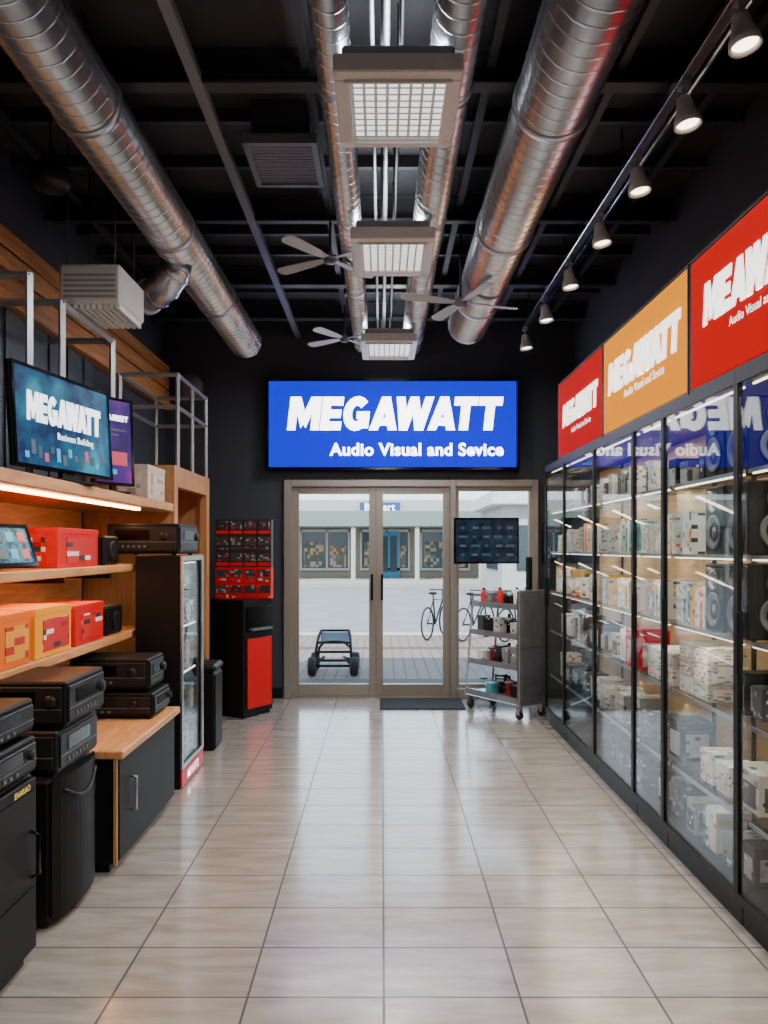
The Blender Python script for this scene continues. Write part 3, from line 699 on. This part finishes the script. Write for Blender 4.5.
DT = mat("dim_bar_blue", (.02, .07, .12), es=.2); DT2 = mat("dim_bar_grey", (.06, .1, .12), es=.2); ICB = mat("icon_blue", (.03, .3, .5), .4, es=.8); ICR = mat("icon_red", (.5, .06, .1), .4, es=.5)
wl = [('w', "MEGAWATT", .0, .29, .64, .14, TXTDIM), ('t', "Business Building", .08, .17, .32, 0, TXTDIM)]
for i in range(14): wl.append(('b', '', -.33+i*.05, .06+.02*((i*5) % 3), .03, .03+.012*((i*7) % 4), (ICB, DT2, DT, ICR, DT, ICB, DT2)[i % 7]))
screen("television", (-1.56, 3.98, 1.821), (.15, .8, 0), .84, .48, .06, SC1, "large black television showing white lettering on a teal picture", .05, wl)
screen("display_monitor", (-1.58, 4.72, 1.821), (.2, .34, 0), .3, .52, .04, SC2, "narrow upright black display monitor showing a purple picture", .05,
       [('w', "MEGAWATT", .01, .4, .2, .035, TXTDIM), ('b', '', 0, .33, .2, .01, DT2), ('b', '', -.03, .3, .14, .01, DT2), ('b', '', 0.02, .16, .16, .08, ICR), ('b', '', -.03, .08, .1, .03, ICB)])
carton(-1.63, 5.36, 1.821, .4, .24, .22, mat("card_cream", (.6, .5, .41), .6), printed("print_cream", [(.65, .55, .46)], [(.5, .22, .16), (.75, .66, .56), gy], (18, 12, 40), .7), "cream printed product carton on the top oak shelf")
screen("tablet", (-1.63, 3.47, 1.401), (.1, .8, 0), .5, .2, .35, SC3, "portable tablet screen with app icons propped on the shelf", .0,
       [('b', '', -.18+(i % 5)*.09, .06+.08*(i//5), .055, .045, (ICB, DT2, ICR, DT, ICB)[(i*3) % 5]) for i in range(10)], dz=.016)
RWP = printed("print_red_white", [rd_, (.66, .004, .004)], [wh, wh, dk, (.35, .0, .0)], (24, 12, 44), .76)
YWP = printed("print_yellow_red", [yl, (.88, .36, .01)], [rd_, wh, rd_], (22, 10, 30), .7)
carton(-1.74, 4.2, 1.401, .56, .3, .2, REDP, RWP, "red printed product carton on the middle oak shelf")
carton(-1.72, 3.42, .991, .3, .3, .23, ORANGE, YWP, "orange product carton on the lower oak shelf")
carton(-1.72, 3.83, .991, .42, .3, .23, mat("card_yellow", (.9, .36, .005), .5, spec=.25), RWP, "yellow and red product carton on the lower oak shelf")
carton(-1.73, 4.33, .991, .42, .3, .21, REDP, RWP, "bright red product carton on the lower oak shelf")
def boxspk(x, y, z, w, d, h, label):
    o = mk("speaker", B().box(-d/2, d/2, -w/2, w/2, 0, h, ch=.012), BLACK, loc=(x, y, z), label=label, cat="speaker")
    mk("driver", B().lathe([(h*.36, 0), (h*.38, .008), (h*.3, .01), (h*.12, -.01), (0, .0)], (0, -w/2-.001, h/2), (0, -1, 0), 20), DGREY, parent=o)
    mk("driver", B().lathe([(h*.3, 0), (h*.32, .008), (h*.24, .01), (h*.1, -.0), (0, .0)], (d/2+.001, 0, h/2), (1, 0, 0), 20), DGREY, parent=o)
boxspk(-1.7, 4.68, 1.401, .24, .24, .17, "small black cube speaker on the middle oak shelf")
boxspk(-1.7, 4.74, .991, .26, .24, .17, "small black cube speaker on the lower oak shelf")
mk("cable_coil", B().ring((0, 0, .012), (0, 0, 1), .05, .012).ring((0, .005, .03), (0, 0, 1), .045, .01), RUBBER, loc=(-1.66, 3.1, .992), label="coiled black cable on the lower oak shelf", cat="cable")

# ------------------------------------------------------------------ electronics
def device(x0, x1, y0, y1, z0, h, label, style=0, m=BLACK, name="receiver"):
    w = y1-y0; d = x1-x0
    o = mk(name, B().box(0, d, 0, w, .012, h, ch=.008), m, loc=(x0, y0, z0), label=label, cat="electronics")
    for a in (.04, d-.04):
        for c_ in (.04, w-.04): mk("foot", B().cyl((a, c_, 0), (a, c_, .014), .015, n=12), RUBBER, parent=o)
    mk("front_panel", B().box(d, d+.008, .015, w-.015, .03, h-.02, ch=.003), DGREY, parent=o)
    mk("side_panel", B().box(.015, d-.015, -.008, 0, .03, h-.02, ch=.003), DGREY, parent=o)
    mk("display_window", B().box(d+.008, d+.011, w*.2, w*.75, h*.5, h*.8), BLACKG, parent=o)
    mk("display_window", B().box(d*.12, d*.6, -.011, -.008, h*.5, h*.8), BLACKG, parent=o)
    mk("trim_line", B().box(.015, d-.015, -.0095, -.008, h*.42, h*.44), MGREY, parent=o)
    mk("trim_line", B().box(d+.008, d+.0095, .015, w-.015, h*.42, h*.44), MGREY, parent=o)
    if style in (0, 2):
        mk("control_knob", B().lathe([(h*.13, 0), (h*.13, .014), (h*.1, .018), (0, .018)], (d*.8, -.008, h*.6), (0, -1, 0), 18), DGREY, parent=o)
        mk("control_knob", B().lathe([(h*.13, 0), (h*.13, .014), (h*.1, .018), (0, .018)], (d+.008, w*.86, h*.6), (1, 0, 0), 18), DGREY, parent=o)
    for i in range(6):
        mk("button", B().box(d*.14+i*d*.075, d*.17+i*d*.075, -.012, -.008, h*.25, h*.33), MGREY, parent=o)
        mk("button", B().box(d+.008, d+.012, w*(.2+i*.09), w*(.23+i*.09), h*.25, h*.33), MGREY, parent=o)
    return o
def lowcab(x0, x1, y0, y1, h, label, name="storage_cabinet", m=BLACK):
    w = y1-y0; d = x1-x0
    o = thing(name, (x0, y0, 0), label, "cabinet")
    mk("body", B().box(0, d-.02, 0, w, .05, h, ch=.006), m, parent=o)
    mk("base", B().box(.02, d-.04, .02, w-.02, 0, .052), BLACKM, parent=o)
    dr = mk("door", B().box(d-.019, d, .006, w-.006, .06, h-.01, ch=.004).box(d, d+.004, .03, w-.03, .09, h*.42).box(d, d+.004, .03, w-.03, h*.46, h-.05), BLACK, parent=o)
    mk("handle", B().tube([(d, w*.9, h*.72), (d+.03, w*.9, h*.70), (d+.03, w*.9, h*.5), (d, w*.9, h*.48)], .006), BLACKG, parent=dr)
    return o
c0 = lowcab(-1.8, -1.25, 2.35, 2.9, .685, "black storage cabinet with a small gold print on its door")
T = plane((.556, .42, .655), (0, 1, 0), (0, 0, 1))
mk("printed_lettering", B().text("ENARAO", T, width=.12, bold=.02), TXTG, parent=c0)
device(-1.75, -1.25, 2.38, 2.89, .686, .14, "black hi-fi receiver stacked on the near cabinet", 0)
device(-1.75, -1.26, 2.38, 2.89, .83, .13, "black amplifier on top of another receiver", 1)
o = thing("mini_fridge", (-1.76, 3.12, 0), "rounded black mini fridge with a curved recessed grip", "fridge")
mk("body", B().box(0, .47, 0, .46, .03, .60, ch=.02), BLACK, parent=o)
for x_ in (.05, .42):
    for y_ in (.05, .41): mk("foot", B().cyl((x_, y_, 0), (x_, y_, .035), .02), RUBBER, parent=o)
# bowed door: curved in plan
db = B(); n_ = 12
prof = [(.471+.045*math.sin(math.pi*(i+.0)/n_)**.6 if 0 < i < n_ else .471, .004+.452*i/n_) for i in range(n_+1)]
vs = [(x, y, .05) for x, y in prof]+[(x, y, .595) for x, y in prof]
db.add(vs, [(i, i+1, n_+2+i, n_+1+i) for i in range(n_)]+[tuple(range(n_+1)), tuple(range(n_+1, 2*n_+2)), (0, n_, 2*n_+1, n_+1)], 0, False)
dr = mk("door", db, BLACK, parent=o)
hp = [(.471+.045*math.sin(math.pi*(.12+.76*i/10))**.6+.002, .004+.452*(.12+.76*i/10), .54-.06*math.sin(math.pi*i/10)) for i in range(11)]
mk("grip", B().tube(hp, .007), DGREY, parent=dr)
device(-1.62, -1.27, 3.13, 3.56, .601, .18, "dark stacked media player with a long drawer front", 1, DGREY)
device(-1.535, -1.24, 3.14, 3.56, .784, .19, "black multimedia printer-style unit with small screen and knobs", 2)
o = thing("counter_cabinet", (-1.76, 3.66, 0), "low black cabinet with an oak top and slim handle", "cabinet")
mk("body", B().box(0, .53, .02, 1.02, .04, .53, ch=.006), BLACK, parent=o)
mk("base", B().box(.03, .5, .04, 1.0, 0, .042), BLACKM, parent=o)
mk("side_edge", B().box(.53, .545, .004, .02, .04, .53), WOODZ, parent=o)
mk("countertop", B().box(-.01, .575, 0, 1.04, .531, .571, ch=.006), WOOD, parent=o)
dr = mk("door", B().box(.531, .549, .03, 1.01, .06, .52, ch=.004), BLACK, parent=o)
mk("handle", B().tube([(.549, .2, .4), (.575, .2, .4), (.575, .2, .24), (.549, .2, .24)], .006), BRUSH, parent=dr)
device(-1.74, -1.24, 4.33, 4.66, .572, .14, "black amplifier on the oak-topped counter", 0)
device(-1.7, -1.27, 4.35, 4.64, .716, .18, "black projector-like unit with a round lens on the counter", 2)
device(-1.72, -1.27, 5.0, 5.5, 1.452, .2, "wide black receiver on top of the glass display tower", 0)
o = thing("display_tower", (-1.53, 4.96, 0), "narrow black display tower with a glass side door", "cabinet")
f = B().box(0, .28, 0, .03, 0, 1.45, ch=.003).box(0, .28, .56, .59, 0, 1.45, ch=.003).box(0, .28, .03, .56, 1.41, 1.45).box(0, .28, .03, .56, 0, .12).box(0, .02, .03, .56, .12, 1.41)
mk("body", f, BLACK, parent=o)
dr = mk("glass_door", B().box(.268, .274, .03, .56, .12, 1.41), GLASS, parent=o)
mk("door_frame", B().box(.28, .292, 0, .03, .12, 1.45).box(.28, .292, .56, .59, .12, 1.45).box(.28, .292, .03, .56, 1.42, 1.45).box(.28, .292, .03, .56, .12, .14), BRUSH, parent=dr)
mk("red_base_panel", B().box(.28, .29, 0, .59, .01, .11), RED, parent=o)
T = plane((.291, .295, .06), (0, 1, 0), (0, 0, 1))
mk("lettering", B().text("MINATO", T, width=.3, bold=.02), TXTWS, parent=o)
for z in (.4, .7, 1.0, 1.25): mk("shelf", B().box(.02, .26, .03, .56, z-.008, z), CLEAR, parent=o)
for z in (1.4, .99, .69): mk("light_strip", B().box(.24, .25, .06, .53, z, z+.008), LED, parent=o)
k = 0
for z, hh in ((.121, .2), (.401, .2), (.701, .22), (1.001, .18), (1.251, .1)):
    for y in (5.06, 5.2, 5.34, 5.46):
        carton(-1.36, y, z, .1, .12, hh*(.8+.2*((k*7) % 3)/2), (PG, PW, PG, PT)[k % 4], PG, "small grey carton inside the display tower", group="cartons in the display tower"); k += 1
o = thing("waste_bin", (-1.33, 6.02, 0), "slim black waste bin beside the oak cabinet", "bin")
mk("body", B().box(-.1, .1, -.12, .16, 0, .58, ch=.02), BLACK, parent=o)
mk("lid", B().box(-.105, .105, -.125, .165, .581, .64, ch=.02), DGREY, parent=o)

ang = math.atan2(.34, .21)
o = thing("kiosk_cabinet", (-1.21, 6.99, 0), "black kiosk cabinet with a glossy red door panel", "cabinet", rz=ang-math.pi/2)
mk("body", B().box(-.4, 0, 0, .4, .03, 1.04, ch=.008), BLACK, parent=o)
mk("base", B().box(-.38, -.02, .02, .38, 0, .032), BLACKM, parent=o)
mk("door", B().box(.001, .014, .04, .37, .08, .7, ch=.004), RED, parent=o)
mk("screen_recess", B().box(.001, .012, .04, .37, .76, .98, ch=.003), BLACKG, parent=o)
mk("tray", B().box(.012, .05, .07, .34, .77, .79), MGREY, parent=o)
BXK = mat("carton_charcoal", (.02, .021, .024), .5, spec=.3)
for rz_ in range(5):
    for cx in range(4):
        x = -1.5+.0625+cx*.126; z = 1.041+rz_*.144
        oo = mk("product_box", B().box(-.0622, .0622, -.07, .07, 0, .1435, ch=.003), REDP if rz_ < 2 else BXK, loc=(x, 7.27, z), label="red retail carton stacked on the kiosk" if rz_ < 2 else "black retail carton with coloured print stacked on the kiosk", cat="box", group="retail cartons stacked on the kiosk")
        mk("printed_label", B().box(-.056, .056, -.0725, -.07, .012, .04), PRL if rz_ < 2 else (REDP if rz_ in (2, 4) else PK), parent=oo)
        mk("window_flap", B().box(-.052, .052, -.073, -.07, .055, .125), PK, parent=oo)

# ------------------------------------------------------------------ cart with screen
ca = math.atan2(.6, -.42)
o = thing("display_cart", (1.19, 6.93, 0), "silver steel display cart on casters with open shelves", "cart", rz=ca-math.pi/2)
CW, CL = .36, .72
mk("end_panel", B().box(0, CW, 0, .04, .12, 1.13, ch=.01).box(.03, CW-.03, -.006, 0, .2, .6, ch=.003).box(.03, CW-.03, -.006, 0, .63, 1.05, ch=.003), DSTEEL, parent=o)
mk("frame", B().seg((.015, CL, .12), (.015, CL-.1, 1.06), .014).seg((CW-.015, CL, .12), (CW-.015, CL-.1, 1.06), .014).seg((.015, .02, .13), (.015, CL, .13), .014).seg((CW-.015, .02, .13), (CW-.015, CL, .13), .014).seg((.0, CL, .13), (CW, CL, .13), .014).seg((.0, CL-.1, 1.06), (CW, CL-.1, 1.06), .012), CHROME, parent=o)
for z, l in ((.16, CL-.01), (.45, CL-.04), (.72, CL-.07), (.98, CL-.1)):
    mk("shelf", B().box(.01, CW-.01, .04, l, z-.012, z, ch=.003).box(.004, .012, .04, l, z-.02, z+.03).box(CW-.012, CW-.004, .04, l, z-.02, z+.03), BRUSH, parent=o)
for x, y in ((.04, .04), (CW-.04, .04), (.04, CL-.04), (CW-.04, CL-.04)):
    c_ = mk("caster", B().cyl((x-.012, y, .04), (x+.012, y, .04), .04, n=20), RUBBER, parent=o)
    mk("fork", B().box(x-.02, x-.014, y-.02, y+.02, .04, .12).box(x+.014, x+.02, y-.02, y+.02, .04, .12).box(x-.02, x+.02, y-.02, y+.02, .1, .12), CHROME, parent=c_)
mk("post", B().box(CW/2-.03, CW/2+.03, .045, .075, .96, 1.42, ch=.004), DGREY, parent=o)
bars = []
for i in range(4):
    for j in range(5): bars.append(('b', '', -.21+j*.105+.01*((i*j) % 2), .08+i*.08, .03+.025*((i+j) % 3), .022, (DT, DT2, DT)[(i+j) % 3]))
screen("television", (.93, 7.13, 1.36), (1, .0, 0), .58, .41, .0, SC4, "small black television with dark blue picture mounted above the cart", .0, bars)
def cartloc(u_, v_):
    a_ = ca-math.pi/2
    return (1.19+u_*math.cos(a_)-v_*math.sin(a_), 6.93+u_*math.sin(a_)+v_*math.cos(a_))
def can(x, y, z, m, label, r=.03, h=.1):
    o = mk("canister", B().lathe([(0, 0), (r, 0), (r, .004), (r, h*.75), (r*.6, h*.88), (r*.5, h), (0, h)], (0, 0, 0), n=16), m, loc=(x, y, z), label=label, cat="canister", group="canisters on the cart")
    mk("cap", B().cyl((0, 0, h), (0, 0, h+.015), r*.5, n=14), BLACK, parent=o)
def jar(x, y, z, label):
    o = mk("glass_jar", B().lathe([(0, 0), (.04, 0), (.045, .03), (.045, .1), (.03, .12), (.03, .13)], (0, 0, 0), n=16), CLEAR, loc=(x, y, z), label=label, cat="jar", group="jars on the cart")
    mk("lid", B().cyl((0, 0, .128), (0, 0, .145), .034, n=14), MGREY, parent=o)
def coil(x, y, z):
    mk("cable_coil", B().ring((0, 0, .014), (0, 0, 1), .042, .012).ring((.004, .004, .036), (0, .1, 1), .04, .011).ring((0, -.003, .058), (.1, 0, 1), .036, .01).ring((0, 0, .08), (.05, .1, 1), .03, .01), RUBBER, loc=(x, y, z), label="coiled black cable on the cart shelf", cat="cable", group="cables on the cart")
cc = [mat("can_red", (.7, .02, .02), .3), mat("can_white", (.8, .8, .78), .3)]
lab = ["red canister on the cart shelf", "white canister on the cart shelf"]
for z, vmax in ((.981, .58), (.721, .62), (.451, .65), (.161, .66)):
    v_ = .1; i = 0
    while v_ < vmax-.03:
        for u_ in (.07, .18, .29):
            x, y = cartloc(u_, v_)
            if z > .9 and abs(u_-.18) < .05 and v_ < .12: continue
            q = R.randint(0, 8)
            if q in (0, 6): jar(x, y, z, "clear glass jar with grey lid on the cart shelf")
            elif q in (1, 7): can(x, y, z, cc[(i+1) % 2], lab[(i+1) % 2], .03, R.uniform(.09, .17))
            elif q == 2: coil(x, y, z)
            elif q in (3, 4): carton(x, y, z, .09, .08, R.uniform(.08, .18), PG, PW, "small printed carton on the cart shelf", rz=ca, group="cartons on the cart")
            elif q == 8: carton(x, y, z, .09, .08, R.uniform(.08, .16), PT, PW, "small teal and white carton on the cart shelf", rz=ca, group="cartons on the cart")
            else: carton(x, y, z, .09, .08, R.uniform(.06, .16), BLACK, PK, "small black carton on the cart shelf", rz=ca, group="cartons on the cart")
            i += 1
        v_ += .108
screen("wall_display", (1.69, 7.96, 1.36), (1, 0, 0), .2, .4, 0, SC4, "narrow dark display panel mounted on the entrance wall", .0, [])

# ------------------------------------------------------------------ outside
ASPH = mat("asphalt", (.2, .2, .2), .9, var=.1, vscale=1.5)
mk("ground", B().box(-60, 60, 14, 90, -.25, -.16), ASPH, label="pale asphalt street outside the shop", cat="road")
mk("sidewalk", B().box(-30, 30, YB+.15, 14, -.2, -.02), gridmat("pavers", (.2, .14, .11), (.07, .055, .045), .14, 3.0, 0, .1, .8), label="brick-paved sidewalk outside the shop doors", cat="sidewalk")
mk("kerb", B().box(-30, 30, 14, 14.25, -.16, .0, ch=.02), mat("kerb_stone", (.4, .38, .35), .8), label="pale concrete kerb along the street", cat="kerb")
mk("sidewalk", B().box(-50, 50, 34, 52, -.16, -.001), mat("concrete_walk", (.32, .3, .27), .85), label="pale concrete sidewalk across the street", cat="sidewalk")
sb = thing("storefront_building", (0, 38, 0), "low white storefront building with a flat canopy across the street", "building")
WB = mat("stucco_white", (.38, .38, .36), .8); SG = mat("shop_glass", (.02, .04, .05), .15); GR = mat("canopy_green", (.16, .2, .185), .6)
mk("body", B().box(-30, 14, 2, 12, 0, 3.2), mat("stucco_beige", (.24, .2, .15), .85), parent=sb)
mk("canopy", B().box(-30, 14, -.6, 2, 2.5, 3.25, ch=.03), GR, parent=sb)
mk("parapet", B().box(-30, 14, 1.9, 12.1, 3.25, 3.9), WB, parent=sb)
PSH = printed("shop_display", [(.04, .05, .05), (.06, .06, .05), (.1, .07, .04)], [(.35, .2, .08), (.06, .12, .15), (.3, .26, .18), (.4, .28, .1), (.03, .05, .06)], (7, 7, 6), .5)
for x in range(-28, 14, 3):
    mk("window_pane", B().box(x, x+1.2, 1.94, 2, .5, 2.3), SG, parent=sb)
    mk("window_pane", B().box(x+1.3, x+2.3, 1.94, 2, .5, 2.3), SG, parent=sb)
    if -16 < x < 12:
        mk("window_display", B().box(x+.1, x+1.1, 1.92, 1.94, .55, 1.8), PSH, parent=sb)
        mk("window_display", B().box(x+1.4, x+2.2, 1.92, 1.94, .55, 1.6), PSH, parent=sb)
    mk("window_frame", B().box(x-.1, x, 1.9, 2, .4, 2.4).box(x+1.2, x+1.3, 1.9, 2, .4, 2.4).box(x+2.3, x+2.4, 1.9, 2, .4, 2.4).box(x-.1, x+2.4, 1.9, 2, 2.3, 2.42).box(x-.1, x+2.4, 1.85, 2, .38, .5), WB, parent=sb)
    mk("pillar", B().box(x+2.55, x+2.75, -.5, -.3, 0, 2.5), WB, parent=sb)
mk("shop_door", B().box(-.2, .9, 1.85, 1.95, 0, 2.3), mat("door_blue", (.01, .16, .3), .4), parent=sb)
mk("door_window", B().box(-.05, .3, 1.84, 1.85, .3, 2.1), SG, parent=sb)
mk("door_window", B().box(.4, .75, 1.84, 1.85, .3, 2.1), SG, parent=sb)
mk("roof_sign", B().box(-1.1, .9, 1.5, 1.6, 3.3, 3.75), mat("roof_sign_blue", (.02, .06, .25), .5), parent=sb)
T = plane((-.1, 1.495, 3.53), (1, 0, 0), (0, 0, 1))
mk("sign_lettering", B().text("Boluart", T, width=1.5, bold=.02), TXTWS, parent=sb)
sb = thing("white_building", (4.2, 28, 0), "white single-storey building with a flat roof across the street", "building")
mk("body", B().box(0, 14, 0, 5.9, -.16, 3.2), WB, parent=sb)
mk("roof_fascia", B().box(-.4, 14.4, -.4, 5.95, 3.0, 3.5, ch=.04), mat("fascia_white", (.55, .56, .55), .7), parent=sb)
mk("window_pane", B().box(.5, 1.8, -.03, 0, .7, 2.3), SG, parent=sb)
mk("window_pane", B().box(2.4, 3.7, -.03, 0, .7, 2.3), SG, parent=sb)
mk("window_pane", B().box(-.03, 0, 1, 4, .7, 2.2), SG, parent=sb)
o = thing("street_lamp", (-5.2, 32, -.16), "tall thin grey street lamp post", "street lamp")
mk("pole", B().cyl((0, 0, 0), (0, 0, 6), .08, .05, n=10), GREYSTEEL, parent=o)
mk("lamp_arm", B().tube([(0, 0, 5.9), (.4, 0, 6.1), (1.1, 0, 6.15)], .04), GREYSTEEL, parent=o)
# buggy
o = thing("push_buggy", (-.58, 9.7, -.02), "dark open-framed buggy with four thick black wheels on the sidewalk", "buggy")
for x in (-.25, .25):
    for y in (-.2, .26):
        wv = mk("wheel", B().ring((x-.018, y, .115), (1, .0, 0), .08, .034).ring((x+.018, y, .115), (1, .0, 0), .08, .034), RUBBER, parent=o)
        mk("hub", B().cyl((x-.04, y, .115), (x+.04, y, .115), .03, n=14), MGREY, parent=wv)
        mk("spokes", B().box(x-.008, x+.008, y-.06, y+.06, .109, .121).box(x-.008, x+.008, y-.006, y+.006, .055, .175), CHROME, parent=wv)
fr = B()
for sx_ in (-1, 1):
    fr.tube([(sx_*.22, -.2, .12), (sx_*.21, -.15, .28), (sx_*.2, -.06, .38), (sx_*.19, .1, .45), (sx_*.17, .2, .5)], .018)
    fr.tube([(sx_*.22, .26, .12), (sx_*.19, .14, .3), (sx_*.12, -.02, .38), (0, -.14, .4)], .016)
    fr.tube([(sx_*.22, -.2, .12), (sx_*.12, 0, .2), (sx_*.22, .26, .12)], .014)
for y, z, w in ((-.2, .12, .25), (.26, .12, .25), (.2, .5, .18), (-.06, .38, .2), (-.15, .28, .21)): fr.tube([(-w, y, z), (w, y, z)], .016)
mk("frame", fr, BLACK, parent=o)
st_ = B(); n_ = 8
for i in range(n_):
    t0, t1 = i/n_, (i+1)/n_
    f0 = lambda t: (-.12+.3*t, .38-.06*math.sin(math.pi*t)+.1*t)
    a0_, b0_ = f0(t0); a1_, b1_ = f0(t1)
    st_.add([(-.17, a0_, b0_), (.17, a0_, b0_), (.17, a1_, b1_), (-.17, a1_, b1_)], [(0, 1, 2, 3)], 0, True)
mk("fabric_seat", st_, MGREY, parent=o)
def bike(loc, rz, label, sc=.82):
    o = thing("bicycle", loc, label, "bicycle", rz=rz, group="bicycles parked on the sidewalk"); o.scale = (sc, sc, sc)
    for x in (-.5, .5):
        w_ = mk("wheel", B().ring((x, 0, .34), (0, 1, 0), .32, .018), RUBBER, parent=o)
        sp_ = B()
        for k in range(12):
            a_ = k*math.pi/6; sp_.cyl((x, 0, .34), (x+.31*math.cos(a_), 0, .34+.31*math.sin(a_)), .003, n=4)
        mk("spokes", sp_, CHROME, parent=w_)
    mk("frame", B().tube([(-.5, 0, .34), (-.08, 0, .3), (.36, 0, .78), (-.18, 0, .8), (-.08, 0, .3)], .018).tube([(-.5, 0, .34), (-.18, 0, .8)], .012).tube([(.5, 0, .34), (.34, 0, .9)], .016).tube([(-.18, 0, .8), (-.2, 0, .92)], .014), DGREY, parent=o)
    mk("handlebar", B().tube([(.26, -.26, .98), (.34, -.1, .98), (.34, .1, .98), (.26, .26, .98)], .012).cyl((.34, 0, .88), (.34, 0, .98), .012, n=8), BLACK, parent=o)
    mk("saddle", B().lathe([(0, 0), (.08, .0), (.09, .03), (.05, .05), (0, .05)], (-.21, 0, .91), n=16), BLACK, parent=o)
    mk("crank", B().ring((-.08, .03, .3), (0, 1, 0), .08, .008).cyl((-.08, -.06, .3), (-.08, .06, .3), .012, n=8), CHROME, parent=o)
bike((.92, 13.5, -.02), math.radians(65), "grey bicycle parked at the kerb")
bike((1.55, 13.3, -.02), math.radians(55), "grey bicycle leaning near the sidewalk edge")
bike((2.25, 13.2, -.02), math.radians(50), "grey bicycle leaning near the sidewalk edge")

# ------------------------------------------------------------------ world, sun, camera
wd = bpy.data.worlds.new("World"); bpy.context.scene.world = wd; wd.use_nodes = True; nt = wd.node_tree
bg = nt.nodes["Background"]; bg.inputs["Strength"].default_value = 3.4
tc = nt.nodes.new("ShaderNodeTexCoord"); sx = nt.nodes.new("ShaderNodeSeparateXYZ"); r = nt.nodes.new("ShaderNodeValToRGB")
nt.links.new(tc.outputs["Generated"], sx.inputs[0]); nt.links.new(sx.outputs[2], r.inputs["Fac"]); nt.links.new(r.outputs[0], bg.inputs["Color"])
r.color_ramp.elements[0].color = (.86, .95, 1, 1); r.color_ramp.elements[1].color = (.35, .6, .95, 1); r.color_ramp.elements[1].position = .8
sl = bpy.data.lights.new("sun", 'SUN'); sl.energy = 11; sl.angle = .01; sl.color = (1, .94, .85)
so = bpy.data.objects.new("sun", sl); COL.objects.link(so); so.rotation_euler = Vector((.35, .75, -1)).to_track_quat('-Z', 'Y').to_euler()

cam = bpy.data.cameras.new("camera"); co = bpy.data.objects.new("camera", cam); COL.objects.link(co)
cam.sensor_fit = 'VERTICAL'; cam.sensor_height = 36; cam.lens = 36*800/1024; cam.shift_y = 36/1024; cam.shift_x = 2/1024
cam.clip_end = 300; cam.clip_start = .05
co.location = (0, 0, 1.5); co.rotation_euler = (math.pi/2, 0, 0)
bpy.context.scene.camera = co
